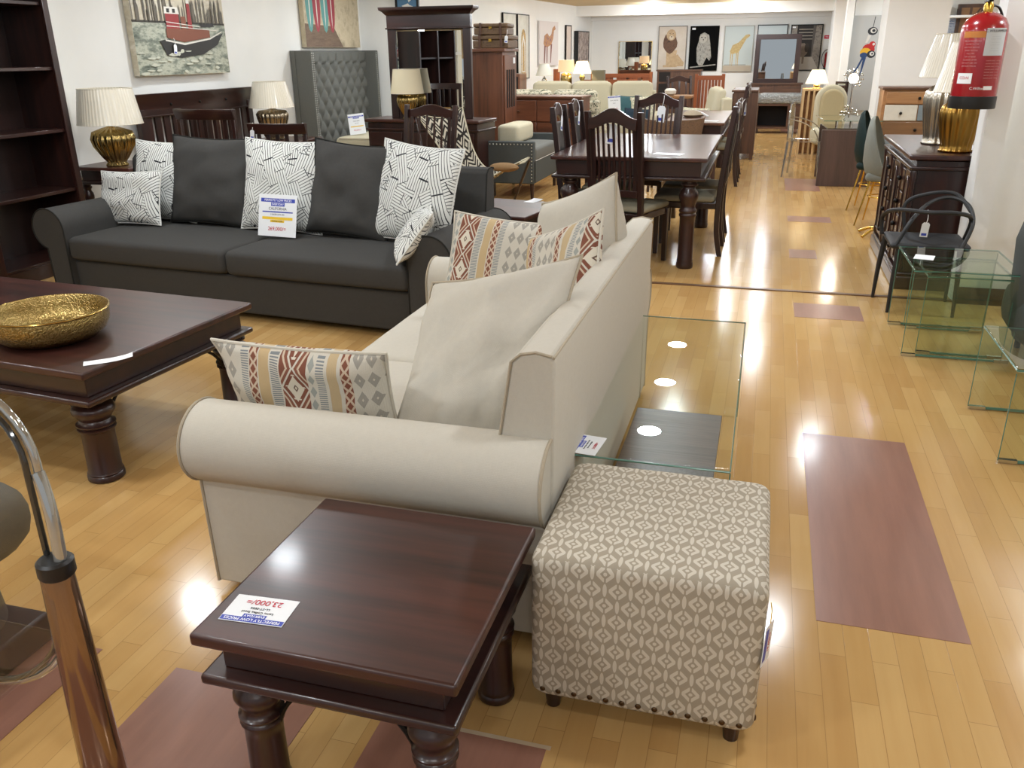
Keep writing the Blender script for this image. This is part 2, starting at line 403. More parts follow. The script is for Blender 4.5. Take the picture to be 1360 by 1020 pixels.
slab('trim_2', -4.3, 4.0, 19.0, 19.3, 2.24, CEIL, m_col)                        # ceiling beam
slab('trim_3', -4.3, 4.0, BW - .12, BW, 2.18, CEIL, m_col)
slab('trim_4', -.75, 1.3, 5.93, 5.97, 0, .006, plain('floor_strip', '6f5138', .4, .3))      # transition strip
# pillars
slab('pillar', 1.27, 1.39, 5.9, 6.12, 0, CEIL, m_col)
slab('wall_right_return', 1.39, 4.0, 5.98, 6.12, 0, CEIL, m_wall)
slab('baseboard_right', 1.27, 4.0, 5.885, 5.9, 0, .11, m_dk)
slab('column', 1.3, 2.0, 12.1, 12.8, 0, CEIL, m_col)
slab('column', 1.0, 1.1, 14.6, 14.9, 0, CEIL, m_col)
slab('column', 1.12, 1.95, 14.75, 14.9, 0, CEIL, m_wall)
slab('column', 1.06, 1.4, 18.6, 19.7, 0, CEIL, m_col)
# red floor panels (3 mm inlay sheets)
for (x0, x1, y0, y1) in ((.27, .68, 2.2, 3.55), (.275, .68, 5.33, 5.66), (.27, .48, 7.0, 7.32), (.28, .68, 8.6, 8.9), (.28, .67, 10.6, 11.65),
                         (-1.41, -.97, .2, 1.53), (-.79, -.37, .2, 1.515), (-2.1, -1.66, .2, 1.54), (.28, .6, 18.4, 19.3)):
    b = B(); b.box(x0, x1, y0, y1, .0, .0012); struct(b.obj('floor_panel', m_redfl))
b = B(); b.box(-.81, -.36, 1.515, 1.527, 0, .0018); struct(b.obj('floor_seam', plain('seam', 'b9a68c', .6)))
# ---------------------------------------------------------------- builders: soft things
def pillow(name, label, cat, mat, pmat, w, h, t, loc, rz=0, lean=0, roll=0, group=None, seed=1, pinch=.07, wr=.006, ex=.5, piping=True, bend=0, n=20, sag=0, shear=0):
    """origin at the middle of the bottom edge; stands in XZ, faces -Y; lean tips the top back (+Y)"""
    root = thing(name, label, cat, loc, 0, group, rot=Euler((R(-lean), R(roll), R(rz)), 'XYZ'))
    bm = bmesh.new(); uvl = bm.loops.layers.uv.new('uv'); V = {}
    def pos(i, j, side):
        u = -1 + 2 * i / n; v = -1 + 2 * j / n
        # keep sampling denser at the rim
        u = math.sin(u * PI / 2) * .55 + u * .45; v = math.sin(v * PI / 2) * .55 + v * .45
        p = max(0, (1 - abs(u) ** 2.3) * (1 - abs(v) ** 2.3)) ** ex
        x = u * w / 2 * (1 - pinch * (1 - v * v) * abs(u) ** 2); z = v * h / 2 * (1 - pinch * (1 - u * u) * abs(v) ** 2)
        nz = noise.noise(Vector((u * 1.8 + seed * 3.1, v * 1.8, side * 2 + seed))) * wr * 3 + noise.noise(Vector((u * 5 + seed, v * 5, side * 5))) * wr
        y = side * t / 2 * p * (1 - .12 * v) + nz * min(1, p * 1.5) + bend * (v * v - .3) + sag * (1 - abs(u)) * 0
        z2 = z - sag * (1 - u * u) * (v + 1) * .5
        return (x + shear * (z2 + h / 2), y, z2 + h / 2), (x, z)
    for side in (-1, 1):
        for i in range(n + 1):
            for j in range(n + 1):
                rim = i in (0, n) or j in (0, n); k = (i, j, 0 if rim else side)
                if k not in V: V[k] = (bm.verts.new(pos(i, j, 0 if rim else side)[0]), pos(i, j, 0)[1])
    for side in (-1, 1):
        for i in range(n):
            for j in range(n):
                K = [(i, j), (i + 1, j), (i + 1, j + 1), (i, j + 1)]
                q = [V[(a, c, 0 if (a in (0, n) or c in (0, n)) else side)] for a, c in K]
                if side > 0: q = q[::-1]
                try: f = bm.faces.new([x[0] for x in q])
                except ValueError: continue
                f.smooth = True
                for lp, x in zip(f.loops, q): lp[uvl].uv = (x[1][0] + seed * .13, x[1][1] + seed * .07)
    rimpts = [pos(i, 0, 0)[0] for i in range(n)] + [pos(n, j, 0)[0] for j in range(n)] + [pos(n - i, n, 0)[0] for i in range(n)] + [pos(0, n - j, 0)[0] for j in range(n)]
    me = bpy.data.meshes.new('pad'); bm.to_mesh(me); bm.free(); me.materials.append(mat)
    o = bpy.data.objects.new('pad', me); COL.objects.link(o); o.parent = root
    if piping:
        b = B(); b.tube(rimpts, .0055, 6, closed=True); b.obj('piping', pmat or mat, root)
    return root

def rbox(x0, x1, y0, y1, z0, z1, r, crown=0, n=8, wr=0, seed=0):
    """soft cushion block with rounded edges and a crowned top"""
    b = B(); rings = []
    prof = []                                                          # (inset, z)
    for k in range(5): a = PI / 2 * k / 4; prof.append((r * (1 - math.sin(a)), z0 + r * (1 - math.cos(a))))
    for k in range(5): a = PI / 2 * k / 4; prof.append((r * (1 - math.cos(a)), z1 - r * (1 - math.sin(a))))
    for k in range(1, n): prof.append((r + (min(x1 - x0, y1 - y0) / 2 - r) * k / n, z1 + crown * math.sin(PI / 2 * k / n)))
    cx, cy = (x0 + x1) / 2, (y0 + y1) / 2
    for ins, z in prof:
        hx, hy = (x1 - x0) / 2 - ins, (y1 - y0) / 2 - ins; rr = max(.001, min(r * 1.2, hx, hy)); ring = []
        for (sx, sy, a0) in ((1, 1, 0), (-1, 1, 90), (-1, -1, 180), (1, -1, 270)):
            for k in range(6):
                a = R(a0 + 90 * k / 5); ring.append(Vector((cx + sx * (hx - rr) + rr * math.cos(a), cy + sy * (hy - rr) + rr * math.sin(a), z)))
            # subdivide the straight run
            nx, ny = {(1, 1): (-1, 1), (-1, 1): (-1, -1), (-1, -1): (1, -1), (1, -1): (1, 1)}[(sx, sy)]
            a = R(a0 + 90); p1 = ring[-1]; p2 = Vector((cx + nx * (hx - rr) + rr * math.cos(a), cy + ny * (hy - rr) + rr * math.sin(a), z))
            for k in range(1, 6): ring.append(p1.lerp(p2, k / 6))
        if wr:
            for p in ring: p += Vector((0, 0, 1)) * noise.noise(p * 6 + Vector((seed, 0, 0))) * wr + (p - Vector((cx, cy, p.z))).normalized() * noise.noise(p * 5) * wr
        rings.append(ring)
    b.loft(rings); return b
def arm_outline(r, tp, cz, z0, s):
    """roll-arm section in XZ; inner face at x=0, grows towards s"""
    P = [(0, z0), (0, cz)]
    a0, a1 = 180, -math.degrees(math.acos(max(-1, min(1, (tp - r) / r)))) if tp < 2 * r else 0
    for k in range(1, 25):
        a = R(a0 + (a1 - a0) * k / 24); P.append((r + r * math.cos(a), cz + r * math.sin(a)))
    P.append((tp, P[-1][1] - .03)); P.append((tp - .01, z0))
    return [(s * x, z) for x, z in P]
def roll_sofa(name, label, loc, rz, W_, D, r, tp, top, seat, back, m, mp, legz=.03, nseat=2, backth=.1, frontface=True):
    t = thing(name, label, 'sofa', loc, rz); y0, y1 = -D / 2, D / 2; ix = W_ / 2 - 2 * r; cz = top - r
    b = B(); b.box(-ix - .02, ix + .02, y0 + .05, y1 - .02, legz, seat - .17); b.obj('base', m, t, bevel=.015)
    for s in (-1, 1):
        P = [(s * ix + x, z) for x, z in arm_outline(r, tp, cz, legz, s)]
        b = B(); b.prism(P, y0, y1 - .01); a = b.obj('arm', m, t, bevel=.006, angle=30)
        for yy in (y0, y1 - .01):
            b = B(); b.tube([(x, yy, z) for x, z in P], .005, 6); b.obj('piping', mp, a)
    bx = W_ / 2 - r
    prof = [(y1 - backth - .09, seat - .1), (y1 - backth - .015, back - .03), (y1 - backth + .01, back - .008), (y1 - backth / 2, back), (y1 - .008, back - .008), (y1, back - .03), (y1 - .01, legz)]
    b = B(); b.loft([[Vector((x, y, z)) for y, z in prof] for x in (-bx, -bx + .02, 0, bx - .02, bx)]); k = b.obj('backrest', m, t, bevel=.008, angle=30)
    b = B()
    for s in (-1, 1): b.tube([(s * bx, y, z) for y, z in prof[:5]] , .004, 6)
    b.tube([(-bx, y1 - .004, back - .012), (bx, y1 - .004, back - .012)], .004, 6); b.obj('piping', mp, k)
    w = 2 * ix / nseat
    for i in range(nseat):
        b = rbox(-ix + i * w + .003, -ix + (i + 1) * w - .003, y0 + .0, y1 - backth - .05, seat - .165, seat - .012, .035, .014, wr=.003, seed=i)
        b.obj('seat_cushion', m, t, angle=60)
    for x in (-ix + .1, ix - .1):
        for y in (y0 + .12, y1 - .12): b = B(); b.cyl((x, y, 0), (x, y, legz), .03); b.obj('foot', m_black, t)
    return t
# ---------------------------------------------------------------- builders: tables with turned legs
def leg_prof(h, r, top=1.):
    z = lambda f: f * h
    return [(r * .95, 0), (r * 1.06, z(.015)), (r * 1.06, z(.06)), (r * .98, z(.075)), (r * 1.03, z(.09)), (r * .96, z(.11)), (r * .93, z(.5)), (r * .95, z(.585)),
            (r * 1.08, z(.60)), (r * 1.08, z(.615)), (r * .95, z(.63)), (r * 1.1, z(.65)), (r * 1.1, z(.665)), (r * .93, z(.68)), (r * .86, z(.71)), (r * 1.0, z(.75)),
            (r * 1.2, z(.80)), (r * 1.22, z(.83)), (r * 1.1, z(.87)), (r * .8, z(.9)), (r * .78, z(.92)), (r * 1.05, z(.94)), (r * 1.05, z(.96)), (r * .9, z(.965)), (r * .9, z(1))]
def jali_table(name, label, cat, loc, rz, W_, D, H, r, ap=.085, inset=.1, brackets=True, group=None, mt=None, insf=None):
    t = thing(name, label, cat, loc, rz, group)
    def sl(x, y, z0, z1, nm, mat, bv): b = B(); b.box(-x / 2, x / 2, -y / 2, y / 2, z0, z1); return b.obj(nm, mat, t, bevel=bv, seg=3)
    sl(W_, D, H - .03, H, 'top', mt or m_dktop, .008)
    sl(W_ - .085, D - .085, H - .03 - ap, H - .03, 'apron', m_dk, .003)
    sl(W_ - .01, D - .01, H - .055 - ap, H - .03 - ap, 'moulding', m_dk, .009)
    lh = H - .055 - ap
    first = None
    for sx in (-1, 1):
        for sy in (-1, 1):
            cx, cy = sx * (W_ / 2 - (insf if insf and sy > 0 else inset)), sy * (D / 2 - (insf if insf and sy > 0 else inset))
            b = B(); b.lathe(leg_prof(lh, r), (0, 0, 0), 24); b.obj('leg', m_dkz, t, loc=(cx, cy, 0), angle=50)
            if brackets:
                for dx, dy in ((-sx, 0), (0, -sy)):
                    q = min(.18, lh * .5)
                    P = bez([(cx + dx * r * .95, cy + dy * r * .95, lh * .6), (cx + dx * (r + .03), cy + dy * (r + .03), lh * .6 + q * .6), (cx + dx * (r + q * .9), cy + dy * (r + q * .9), lh)], 10)
                    b = B(); b.tube(P, .0065, 6); b.obj('bracket', m_iron, t)
    return t
def card(name, label, loc, rot, w, h, lines, mat=None, stand=False, strings=None, curl=0, group=None):
    """thin card in its own XY plane, lines = (text, size, y, text material, band material or None)"""
    t = thing(name, label, 'price card', loc, 0, group, rot=rot)
    b = B(); n = 6
    top = [[Vector((-w / 2 + w * i / n, -h / 2 + h * j / n, .0006 + curl * (i / n) ** 4)) for i in range(n + 1)] for j in range(n + 1)]
    bot = [[p - Vector((0, 0, .0008)) for p in r_] for r_ in top]
    for j in range(n):
        for i in range(n):
            for L, s in ((top, 1), (bot, -1)):
                b._f([b.bm.verts.new(p) for p in (L[j][i], L[j][i + 1], L[j + 1][i + 1], L[j + 1][i])][::s])
    bmesh.ops.remove_doubles(b.bm, verts=b.bm.verts, dist=1e-5)
    b.obj('sheet', mat or m_card, t)
    for (s, sz, y, m, band) in lines:
        if band:
            b = B(); bw = min(w * .98, len(s) * sz * .68 if s else w * .8) if s else w * .8
            b.box(-bw / 2, bw / 2, y - sz * .62, y + sz * .62, .0008, .0011); b.obj('band', band, t)
        if s: text_mesh(s, sz, m, t, (0, y, .0014))
    return t

# ---------------------------------------------------------------- foreground: beige sofa and its cushions
roll_sofa('beige_sofa', 'large cream linen sofa seen from its rolled arm, back towards the aisle', (-.98, 2.87, 0), -90, 2.14, 1.06, .12, .165, .62, .45, .855, m_beige, m_pipe, nseat=2)
pillow('back_cushion', 'big cream back cushion slumped towards the near arm of the cream sofa', 'cushion', m_beige, m_pipe, .50, .58, .24, (-.80, 2.15, .42), 2, 36, -13, 'back cushions of the cream sofa', 3, wr=.02, shear=.30)
pillow('back_cushion', 'cream back cushion at the far end of the cream sofa, one corner pointing up', 'cushion', m_beige, m_pipe, .56, .58, .28, (-.67, 3.36, .47), -42, 10, -20, 'back cushions of the cream sofa', 5)
pillow('kilim_cushion', 'kilim patterned cushion leaning on the near rolled arm of the cream sofa', 'cushion', m_kilim, m_kilim, .57, .36, .18, (-1.275, 2.19, .405), 181, 14, 0, 'kilim patterned cushions', 0, bend=.02)
pillow('kilim_cushion', 'kilim patterned cushion leaning on the far arm of the cream sofa', 'cushion', m_kilim, m_kilim, .56, .46, .15, (-1.08, 3.42, .445), -6, 22, 3, 'kilim patterned cushions', 1.4)
pillow('kilim_cushion', 'kilim patterned cushion wedged edge-on between the two cream back cushions', 'cushion', m_kilim, m_kilim, .46, .46, .15, (-.68, 2.92, .54), -36, 22, -22, 'kilim patterned cushions', 2.2)
# ---------------------------------------------------------------- grey sofa
SR = -5.5
roll_sofa('grey_sofa', 'long charcoal three-seat sofa with rolled arms facing the coffee table', (-3.08, 4.87, 0), SR, 3.1, .95, .135, .17, .625, .455, .885, m_dgrey, m_dpipe, nseat=2, legz=.04)
def onsofa(lx, ly, z=.455):
    c, s = math.cos(R(SR)), math.sin(R(SR)); return (-3.08 + lx * c - ly * s, 4.87 + lx * s + ly * c, z)
G1 = 'line patterned cushions on the grey sofa'; G2 = 'plain charcoal cushions on the grey sofa'
pillow('patterned_cushion', 'large white line-print cushion behind the small one at the left end of the grey sofa', 'cushion', m_geo, m_geo, .56, .56, .16, onsofa(-1.02, .17), SR, 14, 0, G1, 1)
pillow('patterned_cushion', 'small white line-print cushion at the left arm of the grey sofa', 'cushion', m_geo, m_geo, .60, .37, .13, onsofa(-1.16, -.02), SR - 4, 16, -3, G1, 2)
pillow('plain_cushion', 'plain charcoal cushion left of the price sign on the grey sofa', 'cushion', m_dgrey, m_dpipe, .70, .60, .18, onsofa(-.58, .13), SR, 13, 1, G2, 3, wr=.014)
pillow('patterned_cushion', 'white line-print cushion in the middle of the grey sofa, behind its price sign', 'cushion', m_geo, m_geo, .64, .60, .16, onsofa(.03, .09), SR, 14, 1, G1, 4)
pillow('plain_cushion', 'plain charcoal cushion right of the price sign on the grey sofa', 'cushion', m_dgrey, m_dpipe, .60, .60, .17, onsofa(.55, .06), SR, 14, 4, G2, 6, wr=.014)
pillow('patterned_cushion', 'large white line-print cushion at the right end of the grey sofa', 'cushion', m_geo, m_geo, .60, .61, .17, onsofa(1.02, .02), SR - 10, 15, 4, G1, 7)
pillow('patterned_cushion', 'small white line-print cushion slumped against the right arm of the grey sofa', 'cushion', m_geo, m_geo, .56, .34, .14, onsofa(1.14, -.33, .46), SR - 62, 38, -4, G1, 8)
pr = onsofa(.13, -.06, .595)
card('price_sign', 'white price sign reading CALIFORNIA leaning on the middle cushion of the grey sofa', pr, Euler((R(90 - 14), 0, R(SR)), 'XYZ'), .29, .265,
     [('PERFECTLY LOW PRICES', .019, .095, m_cwht, m_cblue), ('EVERYDAY', .019, .07, m_cwht, m_cblue), ('CALIFORNIA', .024, .042, m_cblk, None), ('', .006, .022, m_cblk, m_cblue),
      ('3 SEATER SOFA BED', .012, .006, m_cblk, None), ('', .014, -.018, m_cblk, m_cyel), ('LIMITED OFFER', .012, -.036, m_cblk, m_cyel), ('269,000/=', .034, -.085, m_cred, None)])
# ---------------------------------------------------------------- coffee table with bowl
jali_table('coffee_table', 'large dark mahogany coffee table with turned legs carrying the brass bowl', 'coffee table', (-3.025, 2.83, 0), -4.5, 1.6, .98, .5, .066, ap=.085, inset=.135, insf=.085)
def bowl():
    t = thing('brass_bowl', 'round engraved brass bowl on the coffee table', 'bowl', (-2.69, 2.60, .501), 0)
    m = Mt('engraved_brass', 'b98f3c', .28, 1.); v = m.co('Object'); q = m.n('ShaderNodeTexWave', wave_type='RINGS'); q.inputs['Scale'].default_value = 26; q.inputs['Distortion'].default_value = 12; q.inputs['Detail'].default_value = 2; q.inputs['Detail Scale'].default_value = 2.5
    m.l(v, q.inputs[0]); f = m.noise(v, 55, 3); h = S(m.nt, q.outputs[1]) + S(m.nt, f) * .6
    m.base(m.mix(q.outputs[1], '8a7747', 'b59c66')).bump(h, .6, .0025)
    prof = [(.001, .004), (.12, .004), (.17, .008), (.2, .03), (.216, .06), (.219, .09), (.217, .1), (.222, .102), (.224, .107), (.218, .109), (.211, .1), (.208, .07), (.195, .035), (.165, .018), (.1, .014), (.001, .014)]
    b = B(); b.lathe(prof, n=64, caps=False); b.obj('bowl_body', m.mat, t, angle=60)
    b = B(); b.tube([(.221 * math.cos(2 * PI * k / 64), .221 * math.sin(2 * PI * k / 64), .106) for k in range(64)], .0035, 6, True); b.obj('rim', plain('brass', 'bf9f58', .2, 1.), t)
    t.scale = (1.03, 1.03, 1.1); return t
bowl()
card('price_tag', 'white price tag lying on the coffee table beside the brass bowl', (-2.27, 2.42, .5012), (0, 0, R(40)), .17, .05, [], curl=.012)
# ---------------------------------------------------------------- side table, near
jali_table('side_table', 'square dark mahogany side table with turned legs against the cream sofa arm', 'side table', (-.742, 1.455, 0), 0, .575, .585, .465, .045, ap=.075, inset=.085, mt=m_dktop)
card('price_card', 'white price card reading 23,000/= on the near side table', (-.93, 1.27, .4657), (0, 0, R(184)), .142, .088,
     [('PERFECTLY LOW PRICES', .0115, .035, m_cwht, m_cblue), ('EVERYDAY', .0095, .0225, m_cwht, m_cblue), ('Lamu Coffee Stool', .0095, .010, m_cblk, None), ('LL-ST-0056', .0095, -.003, m_cblk, None), ('23,000/=', .023, -.024, m_cred, None)], curl=.0)
# ---------------------------------------------------------------- ottoman
t = thing('ottoman', 'cube ottoman in taupe and white print with a nailhead hem', 'ottoman', (-.17, 1.885, 0), 0)
b = rbox(-.27, .27, -.262, .262, .055, .462, .028, .004, wr=.0015); bmesh.ops.subdivide_edges(b.bm, edges=[], cuts=1)
b.obj('body', m_motif, t, boxuv=1, angle=60)
b = B(); b.tube([(-.245, -.243, .447), (.245, -.243, .447)], .0025, 6); b.tube([(.25, -.24, .447), (.25, .24, .447)], .0025, 6); b.obj('seam', plain('seam_thread', 'b5ab9b', .9), t)
for i in range(13): b = B(); b.sph((-.236 + i * .0393, -.262, .084), .0075, 10, 6, (1, .5, 1)); b.obj('nailhead', m_nail, t)
for i in range(12): b = B(); b.sph((.270, -.225 + i * .041, .084), .0075, 10, 6, (.5, 1, 1)); b.obj('nailhead', m_nail, t)
for sx in (-1, 1):
    for sy in (-1, 1): b = B(); b.cyl((sx * .22, sy * .21, 0), (sx * .22, sy * .21, .06), .018, .024); b.obj('foot', m_dk, t)
tg = thing('hang_tag', 'white swing tag on the right side of the ottoman', 'tag', (.108, 1.66, .30), 0, rot=Euler((R(90), R(8), R(72)), 'XYZ'))
b = B(); b.box(-.028, .028, -.05, .05, -.0006, .0006); b.obj('tag_card', m_card, tg)
b = B(); b.box(-.024, -.004, -.04, .04, .0007, .001); b.obj('band', m_cblue, tg); text_mesh('19,000/=', .014, m_cred, tg, (.008, 0, .0012), (0, 0, R(90)))
b = B(); b.tube([(0, .05, 0), (.004, .08, -.002), (0, .1, -.006)], .0012, 5); b.obj('ribbon', m_cyel, tg)
# ---------------------------------------------------------------- glass coffee table behind the sofa
t = thing('glass_coffee_table', 'bent glass coffee table with a dark wood shelf behind the cream sofa', 'coffee table', (-.235, 2.93, 0), 0)
b = B(); b.box(-.225, .225, -.72, .72, .438, .45); b.obj('glass_top', m_glass, t, bevel=.004)
for s in (-1, 1): b = B(); b.box(-.225, .225, s * .72 - .006, s * .72 + .006, .0, .438); b.obj('glass_side', m_glass, t)
b = B()
for s in (-1, 1): b.tube([(s * .2255, -.72, .4445), (s * .2255, .72, .4445)], .0022, 6)
for s in (-1, 1): b.tube([(-.2255, s * .727, .444), (.2255, s * .727, .444)], .003, 6)
b.tube([(.2255, .726, .0), (.2255, .726, .44)], .002, 6); b.tube([(.2255, -.726, .0), (.2255, -.726, .44)], .002, 6); b.obj('glass_edge', m_gedge, t)
m = Mt('shelf_wood', '4a3c38', .35); f = m.noise(m.co('Object', (3, 120, 1)), 1, 3, .6); m.base(m.ramp(f, [(.35, '3a2f2c'), (.65, '5c4d48')]))
b = B(); b.box(-.17, .17, -.70, .28, .17, .188); b.obj('shelf', m.mat, t, bevel=.002)
for s in (-1, 1):
    for y in (-.66, .24): b = B(); b.cyl((s * .12, y, 0), (s * .12, y, .17), .01); b.obj('shelf_support', m_chrome, t)
card('price_card', 'white price card at the corner of the glass coffee table behind the cream sofa', (-.425, 2.265, .4506), (0, 0, R(84)), .13, .075,
     [('PERFECTLY LOW PRICES', .0085, .030, m_cwht, m_cblue), ('EVERYDAY', .0085, .019, m_cwht, m_cblue), ('Bent Glass Coffee Table', .0065, .007, m_cblk, None), ('With Wood Shelf', .0065, -.003, m_cblk, None), ('24,000/=', .013, -.02, m_cred, None)])
# ---------------------------------------------------------------- clear acrylic chair at the left edge
t = thing('acrylic_chair', 'clear acrylic chair with a copper tinted leg at the left edge of the photo', 'chair', (-1.225, 1.06, 0), 0)
def rrect(x0, x1, z0, z1, r, y, n=8, rb=None):
    P = []; q = rb or r
    for cx, cz, a0 in ((x1 - r, z1 - r, 0), (x0 + r, z1 - r, 90), (x0 + q, z0 + q, 180), (x1 - q, z0 + q, 270)):
        s_ = r if a0 < 180 else q
        for k in range(n + 1): a = R(a0 + 90 * k / n); P.append(Vector((cx + s_ * math.cos(a), y, cz + s_ * math.sin(a))))
    return P
P = rrect(-.50, .03, .34, 1.02, .14, 0, rb=.27); P2 = rrect(-.485, .015, .355, 1.005, .125, .0, rb=.255)
b = B(); b.loft([P2, [p + Vector((0, .006, 0)) for p in P2]]); b.obj('back_shell', m_acr, t)
m_rim = plain('acrylic_rim', 'b9b9b5', .08, .75)
b = B(); b.tube(P, .008, 10, True); b.obj('rim', m_rim, t)
b = B(); b.tube([p + Vector((.002, -.012, 0)) for p in P2], .006, 8, True); b.obj('inner_rim', plain('acrylic_dark_edge', '2b2a28', .1, coat=1.), t)
b = B(); b.tube(bez([(.028, 0, .86), (.055, -.01, .80), (.052, -.02, .66)], 10), .012, 10); b.obj('arm', m_rim, t)
b = B(); b.loft([[Vector((x, y, z)) for x, y in ((-.47, -.40), (.02, -.40), (.02, .0), (-.47, .0))] for z in (.495, .507)]); b.obj('seat', m_acr, t, bevel=.004)
m_cop = plain('copper_tint', '927862', .1, .85)
for (lx, ly) in ((.04, -.02), (-.44, -.02)):
    b = B(); b.lathe([(.044, 0), (.046, .004), (.036, .40), (.029, .67), (.026, .68)], (0, 0, 0), 20, flute=lambda a, z: 1 + .06 * math.cos(3 * a)); b.obj('leg', m_cop, t, loc=(lx, ly, 0), angle=60)
b = B(); b.lathe([(.03, .66), (.033, .665), (.033, .69), (.028, .695)], (.04, -.02, 0), 20); b.obj('joint_collar', m_black, t)
t = thing('grey_stool', 'grey upholstered seat on a black block base, seen behind the clear acrylic chair', 'stool', (-2.05, 1.41, 0), 0)
b = B(); b.box(-.26, .22, -.16, .14, 0, .09); b.obj('base', m_black, t, bevel=.01)
b = B(); b.cyl((0.02, 0, .09), (.02, 0, .31), .14, .12, 20); b.obj('column', m_gvel2, t)
b = rbox(-.26, .24, -.2, .2, .29, .50, .09, .02); b.obj('seat', m_gvel2, t, angle=60)
# ---------------------------------------------------------------- builders: middle distance
def rail_chair(name, label, loc, rz, w=.46, H=1.07, nsl=7, tagcol=None, group=None, seatm=None, slats=True, fan=False, leather=False, D=.46, arch=.05, sh=.46):
    """faces -Y; back posts at y=+D/2"""
    t = thing(name, label, 'chair', loc, rz, group); hy = D / 2
    for s in (-1, 1):
        b = B(); P = [(s * (w / 2 - .02), hy + .035, 0), (s * (w / 2 - .02), hy, .2), (s * (w / 2 - .02), hy, sh), (s * (w / 2 - .02), hy + .03, .8), (s * (w / 2 - .015), hy + .075, H)]
        b.loft([[Vector((p[0] + dx, p[1] + dy, p[2])) for dx, dy in ((-.02, -.02), (.02, -.02), (.02, .02), (-.02, .02))] for p in catmull(P, 4)]); b.obj('back_post', m_dkz, t, bevel=.004)
        b = B(); b.loft([[Vector((s * (w / 2 - .02) + dx * k, -hy + .02 + dy * k, z)) for dx, dy in ((-.02, -.02), (.02, -.02), (.02, .02), (-.02, .02))] for z, k in ((0, .8), (.1, .9), (sh - .04, 1.1))]); b.obj('leg', m_dkz, t, bevel=.004)
    b = B(); b.box(-w / 2 + .01, w / 2 - .01, -hy, hy, sh - .085, sh - .035); b.obj('seat_frame', m_dk, t, bevel=.006)
    b = rbox(-w / 2 + .005, w / 2 - .005, -hy - .01, hy - .03, sh - .035, sh + .015, .022, .015); b.obj('seat', seatm or m_tan_seat, t, angle=60)
    # crest rail: arched and slightly bowed
    def yb(z): return hy + .03 + max(0, (z - .8)) / .27 * .045
    n = 14; top = []; bot = []; iw = w / 2 - .035
    for i in range(n + 1):
        u = -1 + 2 * i / n; a = math.cos(u * PI) * .5 + .5; top.append((u * iw, H - .045 + arch * a)); bot.append((u * iw, H - .125 + arch * .75 * a))
    b = B(); b.loft([[Vector((x, yb(H) - .012 + dy, z)) for (x, z), dy in ((tp, 0), (tp, .024), (bt, .024), (bt, 0))] for tp, bt in zip(top, bot)]); b.obj('crest_rail', m_dk, t, bevel=.004)
    zlow = sh + .12
    b = B(); b.box(-iw, iw, yb(zlow) - .012, yb(zlow) + .012, zlow - .03, zlow + .02); b.obj('lower_rail', m_dk, t, bevel=.003)
    if leather:
        b = B(); b.loft([[Vector((x * iw * .62, yb(z) + dy, z)) for x, dy in ((-1, 0), (1, 0), (1, .02), (-1, .02))] for z in (zlow, .7, H - .12)]); b.obj('back_panel', plain('black_leather', '1b1a19', .4), t, bevel=.01)
        for s in (-1, 1): b = B(); b.loft([[Vector((s * iw * .82 + x, yb(z) + dy, z)) for x, dy in ((-.03, 0), (.03, 0), (.03, .015), (-.03, .015))] for z in (zlow, .7, H - .09)]); b.obj('splat', m_dkz, t)
    else:
        for i in range(nsl):
            u = -1 + 2 * (i + .5) / nsl; ww = .0075 if nsl > 5 else .017
            if nsl > 5 and i in (0, nsl - 1): ww = .016
            u2 = u
            b = B(); b.loft([[Vector((u2 * iw + x, yb(z) - .006 + dy, z)) for x, dy in ((-ww, 0), (ww, 0), (ww, .013), (-ww, .013))] for z in (zlow, .75, H - .11 + arch * .5 * (math.cos(u * PI) * .5 + .5))]); b.obj('splat', m_dkz, t)
    return t
def swing_tag(label, loc, rz, s=1., tilt=6, parent=None, group=None):
    t = thing('hang_tag', label, 'tag', loc, 0, group, rot=Euler((R(90), R(tilt), R(rz)), 'XYZ'))
    b = B(); b.prism([(-.03 * s, -.2 * s), (.03 * s, -.2 * s), (.03 * s, -.1 * s), (.018 * s, -.085 * s), (-.018 * s, -.085 * s), (-.03 * s, -.1 * s)], -.0005, .0005, 'z'); b.obj('tag_card', m_card, t)
    b = B(); b.box(-.02 * s, .02 * s, -.19 * s, -.17 * s, .0006, .0009); b.obj('band', m_cblue, t)
    b = B(); b.tube(bez([(0, -.09 * s, 0), (.015 * s, -.03 * s, .0), (-.01 * s, 0, -.02 * s), (0, .01 * s, -.03 * s)], 8), .0018, 5); b.obj('string', m_cwht, t)
    return t
